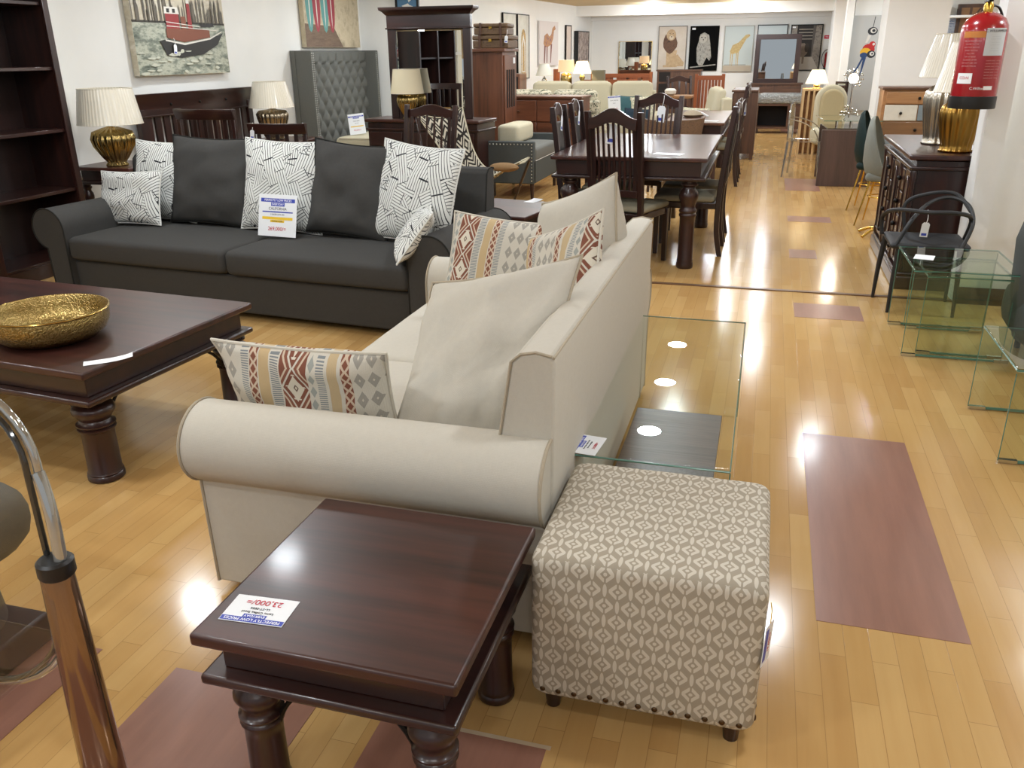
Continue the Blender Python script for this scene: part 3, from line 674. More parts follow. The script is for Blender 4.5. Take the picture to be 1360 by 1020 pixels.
def lamp(label, loc, shade_r, shade_h, body, bm_, total, smat=None, flute_n=22, name='table_lamp', glow=0, top_k=.72, group=None, square=False, glowcol=(1, .8, .55), tagl=False):
    """body = lathe profile of the base; total = height of shade top"""
    t = thing(name, label, 'lamp', loc, 0, group)
    fl = (lambda a, z: 1 + .035 * math.cos(flute_n * a)) if flute_n else None
    b = B(); b.lathe(body, n=flute_n * 6 if flute_n else 24, flute=fl); b.obj('base', bm_, t, angle=70)
    zt = body[-1][1]
    b = B(); b.cyl((0, 0, zt - .01), (0, 0, total - shade_h * .35), .008); b.obj('stem', m_gold, t)
    b = B(); n = 48; z1 = total - shade_h
    R1 = [[Vector((r * math.cos(2 * PI * k / n), r * math.sin(2 * PI * k / n), z)) for k in range(n)] for r, z in ((shade_r, z1), (shade_r * top_k, total), (shade_r * top_k - .004, total), (shade_r - .004, z1))]
    R1.append(R1[0]); b.loft(R1, True, False); sh = b.obj('shade', smat or m_shade, t, angle=60)
    for r, z in ((shade_r, z1), (shade_r * top_k, total)):
        b = B(); b.tube([(r * math.cos(2 * PI * k / 32), r * math.sin(2 * PI * k / 32), z) for k in range(32)], .003, 5, True); b.obj('shade_rim', m_shade, sh)
    if glow:
        L = bpy.data.lights.new('bulb', 'POINT'); L.energy = glow; L.color = glowcol; L.shadow_soft_size = .05
        o = bpy.data.objects.new('bulb', L); COL.objects.link(o); o.parent = t; o.location = (0, 0, total - shade_h * .5)
    if tagl:
        tg = B(); tg.prism([(-.035, -.02), (.035, -.02), (.035, .02), (-.035, .02)], 0, .001, 'z'); tg.obj('label_card', m_card, t, loc=(body[-2][0] * .8, -body[-2][0] * .9, zt - .03), rot=(R(50), 0, R(20)))
    return t
def art(name, label, loc, rz, w, h, depth, frame, polys, bg, cat='picture', fw=.02, group=None, fmat=None, lean=0):
    """picture in the XZ plane facing -Y, origin bottom centre; polys=[(material,[(u,v)..])] in 0..1"""
    t = thing(name, label, cat, loc, 0, group, rot=Euler((R(-lean), 0, R(rz)), 'XYZ'))
    if frame:
        for nm, (x0, x1, z0, z1) in (('f', (-w / 2, w / 2, 0, fw)), ('f', (-w / 2, w / 2, h - fw, h)), ('f', (-w / 2, -w / 2 + fw, fw, h - fw)), ('f', (w / 2 - fw, w / 2, fw, h - fw))):
            pass
        b = B()
        o4 = [(-w / 2, 0), (w / 2, 0), (w / 2, h), (-w / 2, h)]; i4 = [(-w / 2 + fw, fw), (w / 2 - fw, fw), (w / 2 - fw, h - fw), (-w / 2 + fw, h - fw)]
        for (q, y) in ((o4, 0), ):
            b.loft([[Vector((x, yy, z)) for x, z in qq] for qq, yy in ((o4, 0), (o4, -depth - .008), (i4, -depth - .008), (i4, 0))], True, False)
        b.obj('frame', frame, t)
    mats = [bg]; b = B(); b.box(-w / 2 + .002, w / 2 - .002, -depth, -.001, .002, h - .002)
    for k, (m, P) in enumerate(polys):
        if m not in mats: mats.append(m)
        b.mi = mats.index(m); yy = -depth - .0006 - k * .00012
        vs_ = [b.bm.verts.new(((u - .5) * (w - .01), yy, v * (h - .01) + .005)) for u, v in P]
        try:
            f = b.bm.faces.new(vs_); f.material_index = b.mi; f.smooth = False
        except ValueError: pass
    b.mi = 0
    # keep the thin face orientation towards the viewer
    me_o = b
    bm = b.bm; bm.faces.ensure_lookup_table()
    o = b.obj('canvas', mats, t, angle=30)
    return t
def blob(cx, cy, rx, ry, n=14, a0=0, ph=0, wob=0):
    return [(cx + rx * math.cos(2 * PI * k / n + a0) * (1 + wob * math.sin(3 * k + ph)), cy + ry * math.sin(2 * PI * k / n + a0) * (1 + wob * math.cos(2 * k + ph))) for k in range(n)]
def paint(name, cols, sc=6, stretch=(1, 1, 1), det=4, rough=.6):
    if name in MC: return MC[name]
    m = Mt(name, cols[0], rough); f = m.noise(m.co('Object', stretch), sc, det, .65)
    n = len(cols); m.base(m.ramp(f, [(.3 + .4 * i / max(1, n - 1), c) for i, c in enumerate(cols)])); MC[name] = m.mat; return m.mat
def chest(name, label, loc, rz, w, d, h, rows, m, mt, knobm=None, cat='chest of drawers', legh=.0, group=None, cols=None, over=.02, fmats=None, plinth=True):
    """faces -Y; rows=[(height share, number of drawers)] from the top"""
    t = thing(name, label, cat, loc, rz, group)
    b = B(); b.box(-w / 2, w / 2, -d / 2 + .01, d / 2, legh, h - .03); b.obj('carcass', m, t, bevel=.003)
    b = B(); b.box(-w / 2 - over, w / 2 + over, -d / 2 - over, d / 2 + .0, h - .03, h); b.obj('top', mt, t, bevel=.006)
    tot = sum(r[0] for r in rows); z = h - .05; H_ = h - .05 - legh - .04; k = 0
    for share, n in rows:
        hh = H_ * share / tot; ww = (w - .06) / n
        for i in range(n):
            x0 = -w / 2 + .03 + i * ww + .005; mm = fmats[k] if fmats else m; k += 1
            b = B(); b.box(x0, x0 + ww - .01, -d / 2 - .008, -d / 2 + .012, z - hh + .008, z - .004); dr = b.obj('drawer', mm, t, bevel=.006)
            b = B(); xc = x0 + ww / 2 - .005; zc = z - hh / 2
            if knobm == 'bar': b.box(xc - .05, xc + .05, -d / 2 - .03, -d / 2 - .008, zc - .012, zc + .008); b.obj('handle', m_brn, dr, bevel=.004)
            else: b.sph((xc, -d / 2 - .025, zc), .017, 12, 8); b.obj('knob', knobm or m_iron, dr)
        z -= hh
    if legh:
        for sx in (-1, 1):
            for sy in (-1, 1): b = B(); b.box(sx * (w / 2 - .03) - .025, sx * (w / 2 - .03) + .025, sy * (d / 2 - .03) - .025, sy * (d / 2 - .03) + .025, 0, legh); b.obj('leg', m, t)
    return t

# ---------------------------------------------------------------- left wall: bookcase, bed, lamps, pictures
def bookcase():
    t = thing('bookcase', 'tall dark mahogany open bookcase against the left wall', 'bookcase', (-5.32, 4.62, 0), 90)
    # local: faces -Y -> world +X ; local x runs along world +Y
    d = .40; w = 1.8; hh = 2.3
    b = B(); b.box(-w / 2, w / 2, .18, .2, .05, hh); b.obj('back_panel', wood('mahogany_dark', '180c09', '2c140e', 2, .5), t)
    for x in (-.9, -.0, .9 - .03):
        b = B(); b.box(x, x + .03, -.2, .2, 0, hh); b.obj('upright', m_dkz, t, bevel=.003)
    for x in (-.9, .0, .87): b = B(); b.box(x - (.01 if x else .01), x + .045, -.215, -.195, 0, hh); b.obj('post', m_dkz, t, bevel=.004)
    for z in (.12, .61, 1.05, 1.49, 1.93):
        for x in (-.87, .03): b = B(); b.box(x, x + .84, -.19, .18, z - .025, z); b.obj('shelf', m_dk, t, bevel=.003)
    b = B(); b.box(-.9, .9, -.2, -.18, 0, .1); b.obj('plinth', m_dk, t)
    b = B(); b.box(-.92, .92, -.23, .2, hh, hh + .05); b.obj('cornice', m_dk, t, bevel=.012)
bookcase()
jali_table('nightstand', 'dark nightstand between bookcase and slatted headboard carrying a gold lamp', 'nightstand', (-5.15, 6.05, 0), 0, .55, .5, .72, .035, brackets=False, inset=.06)
GB = [(.08, 0), (.085, .01), (.07, .03), (.10, .07), (.155, .16), (.168, .215), (.15, .27), (.07, .30), (.03, .31), (.025, .325)]
m_goldl = plain('mercury_gold', 'a38c58', .22, 1.); m_silvl = plain('mercury_silver', '9c8f7a', .25, .95); m_silv2 = plain('ribbed_silver', 'b3ab9c', .25, .9); m_gold2 = plain('ribbed_gold', 'a5803f', .28, 1.)
lamp('squat ribbed gold lamp with pleated shade left of the slatted headboard', (-5.1, 5.95, .72), .25, .27, GB, m_goldl, .60, top_k=.82, tagl=True)
def slat_bed():
    t = thing('slatted_headboard', 'dark mahogany bed headboard with vertical slats under the boat picture', 'headboard', (-5.47, 7.65, 0), 90)
    w = 1.84; b = B()
    b.prism([(-.045, 1.235), (.02, 1.235), (.02, 1.10), (-.02, 1.10), (-.025, 1.19), (-.045, 1.22)], -w / 2 - .02, w / 2 + .02, 'x', Matrix()); b.obj('cornice', m_dk, t)
    b = B(); b.box(-w / 2, w / 2, -.02, .015, 1.03, 1.2); b.obj('top_rail', m_dk, t, bevel=.003)
    b = B(); b.box(-w / 2 - .01, w / 2 + .01, -.035, .015, 1.03, 1.045); b.obj('moulding', m_dk, t, bevel=.004)
    for s in (-1, 1): b = B(); b.box(s * (w / 2 - .04) - .04, s * (w / 2 - .04) + .04, -.03, .02, 0, 1.1); b.obj('post', m_dkz, t)
    for i in range(13): x = -w / 2 + .14 + i * (w - .28) / 12; b = B(); b.box(x - .042, x + .042, -.012, .008, .5, 1.04); b.obj('slat', m_dkz, t)
    b = B(); b.box(-w / 2, w / 2, -.02, .015, .42, .52); b.obj('bottom_rail', m_dk, t)
    for x in (-.45, 0, .45): b = B(); b.sph((x, -.026, 1.13), .014, 8, 6); b.obj('stud', m_iron, t)
slat_bed()
m_sky = paint('boat_sky', ['cfc6b2', 'bdb39c', 'd8d2c2'], 5, (1, 1, 2)); m_sea = paint('boat_sea', ['4f564b', '7c8375', 'b6b8a6', '8d9282'], 7, (1, 1, 2.5)); m_smoke = paint('boat_smoke', ['6c706c', '8c8f8a'], 5)
m_sil = paint('skyline', ['4a443a', '6e6658'], 9, (3, 1, 1)); m_hull = plain('hull_black', '24221f', .6); m_rdeck = plain('deck_red', '8e2a2a', .6); m_bdeck = plain('deck_brown', '7a4530', .6); m_wht = plain('paint_white', 'd9d5cb', .6); m_edge = plain('canvas_side', '6b5038', .7)
random.seed(4)
P = [(m_sea, [(0, 0), (1, 0), (1, .46), (0, .46)]), (plain('waterline', '3a362e', .7), [(0, .455), (1, .455), (1, .475), (0, .475)]), (m_smoke, [(.55, .80), (.62, .98), (.75, .86), (1, .80), (1, 1), (.5, 1), (.5, .9)])]
for k in range(64):
    x = random.random() * .97; h_ = random.uniform(.08, .38) * (1 if x < .5 else .65); wv = random.uniform(.008, .022)
    P.append((m_sil, [(x, .47), (x + wv, .47), (x + wv, .47 + h_ * .8), (x + wv / 2, .47 + h_), (x, .47 + h_ * .8)]))
P += [(m_hull, [(.24, .30), (.30, .17), (.45, .15), (.70, .18), (.88, .27), (.96, .38), (.80, .33), (.5, .27), (.33, .32)]), (m_bdeck, [(.32, .33), (.5, .29), (.80, .34), (.80, .41), (.32, .41)]),
      (m_wht, [(.3, .30), (.5, .265), (.8, .32), (.95, .39), (.95, .40), (.8, .335), (.5, .28), (.3, .315)]), (m_rdeck, [(.33, .41), (.47, .41), (.47, .55), (.33, .55)]), (m_wht, [(.32, .54), (.48, .54), (.47, .60), (.33, .60)]), (m_hull, [(.35, .55), (.38, .55), (.38, .585), (.35, .585)]),
      (m_hull, [(.41, .55), (.44, .55), (.44, .585), (.41, .585)]), (m_bdeck, [(.49, .41), (.54, .41), (.54, .52), (.49, .52)]), (m_rdeck, [(.56, .41), (.61, .41), (.60, .64), (.57, .64)]), (m_wht, [(.568, .64), (.602, .64), (.60, .68), (.57, .68)]), (m_hull, [(.565, .78), (.60, .78), (.60, .80), (.555, .80)]),
      (m_wht, [(.33, .43), (.9, .40), (.9, .405), (.33, .437)]), (m_wht, [(.33, .465), (.7, .43), (.7, .436), (.33, .472)]), (m_hull, [(.70, .43), (.86, .44), (.85, .47), (.70, .46)])]
for k in range(26):
    x = random.random() * .92; y = random.random() * .22; P.append((plain('foam', 'c4c6b5', .7), blob(x + .03, y + .01, random.uniform(.01, .05), random.uniform(.006, .018), 7, 0, k, .3)))
art('boat_picture', 'plank picture of a red and black tugboat before a city skyline on the left wall', (-5.54, 7.58, 1.385), 90, 1.42, 1.0, .06, None, P, m_sky)
swing_tag('small white tag hanging on the tugboat picture', (-5.46, 7.42, 1.72), 90, .75)
jali_table('nightstand', 'dark nightstand between the two headboards carrying a bronze ribbed lamp', 'nightstand', (-5.12, 8.62, 0), 0, .62, .6, .69, .035, brackets=False, inset=.06)
SB = [(.10, 0), (.105, .012), (.09, .02), (.105, .04), (.16, .22), (.168, .27), (.14, .305), (.06, .315), (.02, .325), (.018, .34)]
lamp('bronze ribbed lamp with pleated shade standing before the grey tufted headboard', (-5.16, 8.5, .69), .24, .26, SB, m_silvl, .60, tagl=True)
m_cable = m_black
def tufted_bed():
    t = thing('tufted_headboard', 'grey velvet winged headboard with deep diamond tufting and nailhead trim', 'headboard', (-5.5, 10.62, 0), 90)
    W2, H2 = 1.76, 1.60; nx, nz = 90, 60; b = B(); G = []
    uvx = []
    for j in range(nz + 1):
        row = []
        for i in range(nx + 1):
            x = -W2 / 2 + W2 * i / nx; z = .45 + (H2 - .47) * j / nz
            px, pz = .22, .13; zz = (z - .52) / pz; 
            d = 0
            if z < 1.45:
                u = x / px; v = zz
                a = abs(math.sin((u + v * .5) * PI)); c = abs(math.sin((u - v * .5) * PI)); d = (a * c) ** .45 * .055
                # buttons where both vanish
            else: d = .055 * min(1, abs(math.sin(x / px * PI)) ** .5 + (z - 1.45) * 6)
            row.append(b.bm.verts.new((x, -.02 - d, z)))
        G.append(row)
    for j in range(nz):
        for i in range(nx): b._f([G[j][i], G[j][i + 1], G[j + 1][i + 1], G[j + 1][i]])
    b.obj('tufted_panel', m_gvel, t, angle=80)
    b = B(); b.box(-W2 / 2 - .08, W2 / 2 + .08, -.02, .04, .1, H2); b.obj('back_board', m_gvel, t)
    b = B(); b.box(-W2 / 2 - .02, W2 / 2 + .02, -.07, .0, H2 - .05, H2 - .01); b.obj('top_roll', m_gvel, t, bevel=.012)
    for s in (-1, 1):
        b = B(); x0 = s * (W2 / 2 + .035); b.box(x0 - .035, x0 + .035, -.23, .04, .1, H2); wg = b.obj('wing', m_gvel, t, bevel=.01)
        for k in range(46):
            b = B(); b.sph((x0 - .02, -.232, .42 + k * .0255), .007, 8, 6, (1, .5, 1)); b.obj('nailhead', m_nailw, t)
        if s < 0:
            for k in range(46): b = B(); b.sph((x0 + .022, -.232, .42 + k * .0255), .007, 8, 6, (1, .5, 1)); b.obj('nailhead', m_nailw, t)
    r = [c for c in t.children if c.name.startswith('nailhead')]
    t2 = thing('mattress', 'cream mattress on the bed with the grey tufted headboard', 'mattress', (-4.25, 10.62, 0))
    b = rbox(-.86, .60, -.84, .84, .33, .60, .05, .01); b.obj('pad', m_cream, t2, angle=60)
    b = B(); b.box(-.84, .58, -.82, .82, .0, .33); b.obj('divan_base', m_gvel, t2)
    b = B()
    for z in (.585,): b.tube([(-.80, -.842, z), (.56, -.842, z)], .006, 6)
    b.obj('piping', m_pipe, t2)
tufted_bed()
card('price_sign', 'white price sign standing on the cream mattress against the grey tufted headboard', (-4.95, 10.1, .735), Euler((R(62), R(-6), R(24)), 'XYZ'), .20, .27,
     [('PERFECTLY LOW PRICES', .014, .10, m_cwht, m_cblue), ('EVERYDAY', .014, .08, m_cwht, m_cblue), ('KING BED', .018, .04, m_cblk, None), ('VELVET', .014, .01, m_cblk, None), ('', .01, -.03, m_cblk, m_cyel), ('99,000/=', .026, -.08, m_cred, None)])
m_sand = paint('beach_sand', ['b3a489', 'c7b99d', '9c8f76'], 6); m_surf1 = plain('surf_teal', '5d9590', .6); m_surf2 = plain('surf_red', '9c3a46', .6); m_bsky = paint('beach_sky', ['8fb4bb', 'b5c7c6'], 3)
m_plk = paint('plank_brown', ['5f4b3c', '7a6552'], 9, (1, 1, 6))
P = [(m_bsky, [(0, .78), (1, .80), (1, 1), (0, 1)]), (m_plk, [(0, 0), (.66, 0), (.5, .25), (0, .27)])]
for x, mm in ((.10, m_surf1), (.22, m_surf2), (.36, m_surf1), (.48, m_surf2)):
    P.append((mm, blob(x, .55, .066, .38, 16))); P.append((m_wht, blob(x, .55, .009, .33, 8)))
art('beach_picture', 'beach picture with red and teal surfboards above the grey tufted headboard', (-5.54, 10.72, 1.635), 90, 1.5, 1.0, .06, None, P, m_sand)
slab('trim_5', -5.55, -4.75, 11.66, 11.8, 0, CEIL, m_col)

# ---------------------------------------------------------------- dressing table with mirror
def dresser():
    t = thing('dressing_table', 'dark mahogany dressing table with a tall framed mirror and cornice', 'dressing table', (-3.66, 9.34, 0), -5.5)
    w, d, h = 1.42, .52, .87
    b = B(); b.box(-w / 2 + .03, w / 2 - .03, -d / 2 + .03, d / 2, .0, h - .04); b.obj('carcass', m_dkz, t, bevel=.003)
    b = B(); b.box(-w / 2, w / 2, -d / 2, d / 2, h - .035, h); b.obj('top', m_dktop, t, bevel=.01)
    b = B(); b.box(-w / 2 + .01, w / 2 - .01, -d / 2 + .01, d / 2, h - .12, h - .1); b.obj('moulding', m_dk, t, bevel=.006)
    for i in range(3): b = B(); x0 = -w / 2 + .06 + i * .44; b.box(x0, x0 + .41, -d / 2 + .015, -d / 2 + .035, .58, .73); dr = b.obj('drawer', m_dk, t, bevel=.005); b = B(); b.sph((x0 + .2, -d / 2 + .005, .655), .014, 8, 6); b.obj('knob', m_iron, dr)
    mw = .96; x0 = .04; y = -.02
    n0 = set(bpy.data.objects)
    for s in (-1, 1): b = B(); b.box(x0 + s * (mw / 2 - .045) - .045, x0 + s * (mw / 2 - .045) + .045, y - .025, y + .03, h, 1.93); b.obj('frame_post', m_dkz, t, bevel=.004)
    b = B(); b.box(x0 - mw / 2 + .09, x0 + mw / 2 - .09, y - .02, y + .02, h, h + .1); b.obj('frame_rail', m_dk, t, bevel=.004)
    b = B(); b.box(x0 - mw / 2, x0 + mw / 2, y - .03, y + .04, 1.80, 1.96); b.obj('frieze', m_dk, t)
    b = B(); b.box(x0 - mw / 2 - .015, x0 + mw / 2 + .015, y - .045, y + .05, 1.80, 1.815); b.obj('moulding', m_dk, t, bevel=.004)
    b = B(); b.loft([[Vector((x0 + sx * (mw / 2 + e), y + sy * (.045 + e), z)) for sx, sy in ((-1, -1), (1, -1), (1, 1), (-1, 1))] for e, z in ((0, 1.94), (.03, 1.975), (.055, 1.99), (.06, 2.01), (.06, 2.02))]); b.obj('cornice', m_dk, t)
    b = B(); b.box(x0 - mw / 2 + .09, x0 + mw / 2 - .09, y - .004, y + .004, h + .1, 1.80); b.obj('mirror_glass', m_mirror, t)
    b = B()
    q = [(x0 - mw / 2 + .09, h + .1), (x0 + mw / 2 - .09, h + .1), (x0 + mw / 2 - .09, 1.80), (x0 - mw / 2 + .09, 1.80)]
    q2 = [(x0 - mw / 2 + .11, h + .12), (x0 + mw / 2 - .11, h + .12), (x0 + mw / 2 - .11, 1.78), (x0 - mw / 2 + .11, 1.78)]
    b.loft([[Vector((x, y - .005, z)) for x, z in q], [Vector((x, y - .011, z)) for x, z in q2]], True, False); b.obj('mirror_bevel', m_mirror, t)
    a = R(6.5); c = Vector((x0, y, 0))
    for o in set(bpy.data.objects) - n0:
        o.rotation_euler.z = a; o.location = c - Matrix.Rotation(a, 3, 'Z') @ c
dresser()
lamp('small gold lamp with cream shade standing before the dressing table mirror', (-3.86, 9.19, .872), .185, .25, [(r * .72, z * .92) for r, z in GB], m_goldl, .52, plain('plain_shade', 'e3dabd', .7), top_k=.8)
art('blue_picture', 'small blue picture on the wall above the dressing table mirror', (-4.82, 11.65, 2.03), 0, .34, .38, .03, m_black, [(m_wht, blob(.5, .3, .2, .08, 9, 0, 2, .3)), (m_wht, blob(.62, .55, .08, .1, 9, 0, 1, .4))], plain('slate_blue', '4f7695', .6), fw=.03)
rail_chair('dining_chair', 'dark slat-back dining chair before the dressing table, right of the patterned cushions', (-3.13, 7.5, 0), -13, w=.58, H=1.10, nsl=6, D=.52)
# ---------------------------------------------------------------- butterfly chair
def butterfly():
    t = thing('butterfly_chair', 'sling butterfly chair in black and white zigzag cloth on a wooden frame', 'chair', (-2.86, 8.42, 0), 0)
    bm = bmesh.new(); uv = bm.loops.layers.uv.new('uv'); n = 18
    # corners: back left, back right (high), front right, front left (low)
    BL, BR, FR, FL = Vector((-.72, .30, .97)), Vector((-.17, .22, 1.03)), Vector((.68, -.28, .60)), Vector((.25, -.60, .36)); LOW = .26
    V = [[None] * (n + 1) for _ in range(n + 1)]
    for i in range(n + 1):
        for j in range(n + 1):
            u, v = i / n, j / n
            p = (BL * (1 - u) + BR * u) * (1 - v) + (FL * (1 - u) + FR * u) * v
            hang = (1 - (2 * u - 1) ** 4) * .0 + math.sin(PI * v) * (.38) * (1 - .25 * abs(2 * u - 1)) + math.sin(PI * u) * .04
            pinch = math.sin(PI * v) * (u - .5) * -.25 ; pp = math.sin(PI * u) * (v - .5) * -.16
            p = p + (FR - FL).normalized() * pinch + (FL - BL).normalized() * pp; p.z -= hang; p.z = max(p.z, LOW)
            V[i][j] = bm.verts.new(p)
    for i in range(n):
        for j in range(n):
            f = bm.faces.new([V[i][j], V[i + 1][j], V[i + 1][j + 1], V[i][j + 1]]); f.smooth = True
            for lp, (a, c) in zip(f.loops, ((i, j), (i + 1, j), (i + 1, j + 1), (i, j + 1))): lp[uv].uv = (a / n, c / n * 1.6)
    me = bpy.data.meshes.new('sling'); bm.to_mesh(me); edge = [Vector(V[i][0].co) for i in range(n + 1)] + [Vector(V[n][j].co) for j in range(1, n + 1)] + [Vector(V[n - i][n].co) for i in range(1, n + 1)] + [Vector(V[0][n - j].co) for j in range(1, n)]
    bm.free(); me.materials.append(m_aztec); o = bpy.data.objects.new('sling', me); COL.objects.link(o); o.parent = t
    s = o.modifiers.new('s', 'SOLIDIFY'); s.thickness = .006
    b = B(); b.tube(edge, .008, 6, True); b.obj('binding', m_cream, t)
    for c, d in ((BR, (-.35, -.45)), (BL, (.35, -.5)), (FR, (-.3, .35)), (FL, (.2, .4))):
        b = B(); b.cyl(c - Vector((0, 0, .02)), (c.x + d[0], c.y + d[1], .02), .013, .013); b.obj('leg', m_dkz, t)
    b = B(); b.sph(FR + Vector((-.24, -.06, -.09)), .15, 16, 8, (1, .5, .3)); b.obj('underside_pocket', fabric('pocket_tan', '9a7c58', '86694a'), t)
    for c, sx in ((FR, 1), (BL, -1)):
        b = B(); P = [c + Vector((.0, .0, .005)), c + Vector((-.03 * sx, -.06, -.03)), c + Vector((-.09 * sx, -.04, -.05)), c + Vector((-.10 * sx, .05, -.03)), c + Vector((-.03 * sx, .05, .0))]
        b.loft([P, [p + Vector((0, 0, -.012)) for p in P]]); b.obj('corner_pocket', m_cream, t)
butterfly()
t = thing('dark_chair', 'dark slat-back chair behind the grey sofa, before the slatted headboard', 'chair', (-4.48, 6.35, 0), 0)
def lowback(t, w, H):
    for s in (-1, 1): b = B(); b.box(s * (w / 2 - .02) - .018, s * (w / 2 - .02) + .018, -.02, .015, 0, H); b.obj('back_post', m_dkz, t, bevel=.004)
    b = B(); n = 10; b.loft([[Vector((x * w / 2, y - .05 * (1 - x * x), z)) for y, z in ((-.02, H - .085), (-.045, H - .02), (-.045, H), (-.02, H), (0, H - .085))] for x in [-1 + 2 * i / n for i in range(n + 1)]]); b.obj('crest_rail', m_dk, t, bevel=.003)
    for k in range(5): b = B(); x = -w / 2 + .09 + k * (w - .18) / 4; b.box(x - .015, x + .015, -.03, -.015, .5, H - .07); b.obj('splat', m_dkz, t)
    b = rbox(-w / 2, w / 2, 0, .42, .42, .48, .02, .01); b.obj('seat', m_tan_seat, t, angle=60)
    for s in (-1, 1): b = B(); b.box(s * (w / 2 - .03) - .018, s * (w / 2 - .03) + .018, .38, .415, 0, .44); b.obj('leg', m_dkz, t)
lowback(t, .56, 1.145)
t = thing('dark_chair', 'second dark chair behind the grey sofa, right of the first and lower', 'chair', (-3.88, 6.45, 0), 8)
lowback(t, .50, 1.03)
swing_tag('white tag tied to the lower dark chair behind the grey sofa', (-4.06, 6.36, 1.03), 10, .6)
jali_table('side_table', 'low dark side table between the grey sofa and the dining table', 'side table', (-1.81, 6.16, 0), -11, .6, .68, .465, .04, ap=.075, inset=.08)
card('price_tag', 'white price tag on the low side table behind the cream sofa', (-1.70, 6.46, .4656), (0, 0, R(70)), .14, .09, [], curl=.01)
# ---------------------------------------------------------------- dining table and chairs
jali_table('dining_table', 'long dark mahogany dining table with turned legs in the middle of the shop', 'dining table', (-.962, 7.30, 0), 0, 1.155, 1.90, .828, .06, ap=.11, inset=.125, brackets=False, mt=m_dktopy)
card('price_sheet', 'white price sheet lying on the long dining table', (-.69, 6.59, .8295), (0, 0, R(-12)), .22, .12, [], curl=.0)
rail_chair('dining_chair', 'near end chair of the long dining table, its spindled back towards the sofa', (-.955, 6.54, 0), 161, w=.455, H=1.15, nsl=9, D=.46, arch=.07)
rail_chair('dining_chair', 'far end chair of the long dining table, facing the camera', (-1.08, 8.33, 0), -12, w=.48, H=1.15, nsl=9, D=.46, arch=.07)
swing_tag('white tag hanging on the far end chair of the dining table', (-.97, 8.60, 1.165), -10, 1.3)
swing_tag('white tag hanging on the near end chair of the dining table', (-1.05, 6.275, 1.165), 0, 1.2)
def side_chair(label, loc, rz, lt=True, H=1.15): return rail_chair('dining_chair', label, loc, rz, w=.44, H=H, nsl=5, D=.50, leather=lt, arch=.07)
side_chair('nearer of the two leather-back chairs on the left side of the dining table', (-1.29, 6.93, 0), 90)
side_chair('farther of the two leather-back chairs on the left side of the dining table', (-1.27, 7.50, 0), 90)
swing_tag('white tag on the nearer leather-back chair', (-1.565, 6.86, 1.165), 90, 1.0, 10); swing_tag('white tag on the farther leather-back chair', (-1.545, 7.43, 1.165), 90, 1.0, 10)
side_chair('nearer of the two chairs on the right side of the dining table', (-.56, 7.12, 0), -90)
side_chair('farther of the two chairs on the right side of the dining table', (-.56, 7.70, 0), -90)
swing_tag('white tag on the right side chairs of the dining table', (-.225, 7.6, 1.16), -90, 1.2, -8)
# ---------------------------------------------------------------- right side: buffet, lamps, extinguisher
def buffet():
    t = thing('sideboard', 'dark mahogany sideboard with arched doors and small drawers beside the white pillar', 'sideboard', (1.19, 6.92, 0), -90)
    # local faces -Y -> world -X ; local x -> world -Y
    w, d, h = 1.5, .5, .9
    b = B(); b.box(-w / 2 + .03, w / 2 - .03, -d / 2 + .03, d / 2, .0, h - .04); b.obj('carcass', m_dkz, t, bevel=.003)
    b = B(); b.box(-w / 2, w / 2, -d / 2 - .02, d / 2, h - .035, h); b.obj('top', m_dktop, t, bevel=.01)
    b = B(); b.box(-w / 2 + .005, w / 2 - .005, -d / 2 - .01, d / 2, h - .10, h - .075); b.obj('moulding', m_dk, t, bevel=.008)
    b = B(); b.box(-w / 2 + .005, w / 2 - .005, -d / 2 - .01, d / 2, .0, .09); b.obj('plinth', m_dk, t, bevel=.01)
    b = B(); b.box(-w / 2 + .01, w / 2 - .01, -d / 2, d / 2, .09, .115); b.obj('moulding', m_dk, t, bevel=.008)
    y = -d / 2 + .03
    for xc in (w / 2 - .17, -w / 2 + .17, .0):
        wd = .27; b = B(); b.box(xc - wd / 2, xc + wd / 2, y - .018, y, .14, .78); dr = b.obj('door', m_dkz, t, bevel=.004)
        pts = [(-.08, .18), (.08, .18), (.08, .66)] + [(.08 * math.cos(PI * k / 10), .66 + .08 * math.sin(PI * k / 10)) for k in range(1, 10)] + [(-.08, .66)]
        b = B(); b.prism([(xc + a, z) for a, z in pts], y - .022, y - .016, 'y'); b.obj('arched_panel', wood('mahogany_dark', '180c09', '2c140e', 2, .5), dr)
        b = B(); b.tube([(xc + a, y - .023, z) for a, z in pts], .006, 6, True); b.obj('panel_moulding', m_dk, dr)
    for xc in (w / 2 - .44, -w / 2 + .44):
        for z in (.14, .30, .46, .62): b = B(); b.box(xc - .115, xc + .115, y - .02, y, z, z + .15); dr = b.obj('drawer', m_dkz, t, bevel=.006); b = B(); b.sph((xc, y - .036, z + .075), .017, 10, 8); b.obj('knob', m_iron, dr)
    for x in (w / 2 - .01, -w / 2 + .01, .3 - .005, -.3 + .005): b = B(); b.lathe([(.02, .12), (.025, .14), (.018, .2), (.022, .45), (.018, .7), (.025, .78), (.02, .8)], (x * .965, y - .008, 0), 12); b.obj('pilaster', m_dk, t)
buffet()
LB = [(.105, 0), (.11, .012), (.10, .02), (.10, .06), (.112, .12), (.128, .24), (.135, .31), (.125, .36), (.09, .395), (.04, .41), (.02, .42)]
lamp('tall ribbed silver lamp on the sideboard, left of the gold one', (1.195, 6.92, .901), .19, .28, LB, m_silv2, .735, top_k=.62, flute_n=16, tagl=True)
lamp('tall ribbed gold lamp on the sideboard, partly behind the red extinguisher', (1.22, 6.40, .901), .19, .30, [(r * .95, z * .8) for r, z in LB], m_gold2, .68, top_k=.62, flute_n=18)
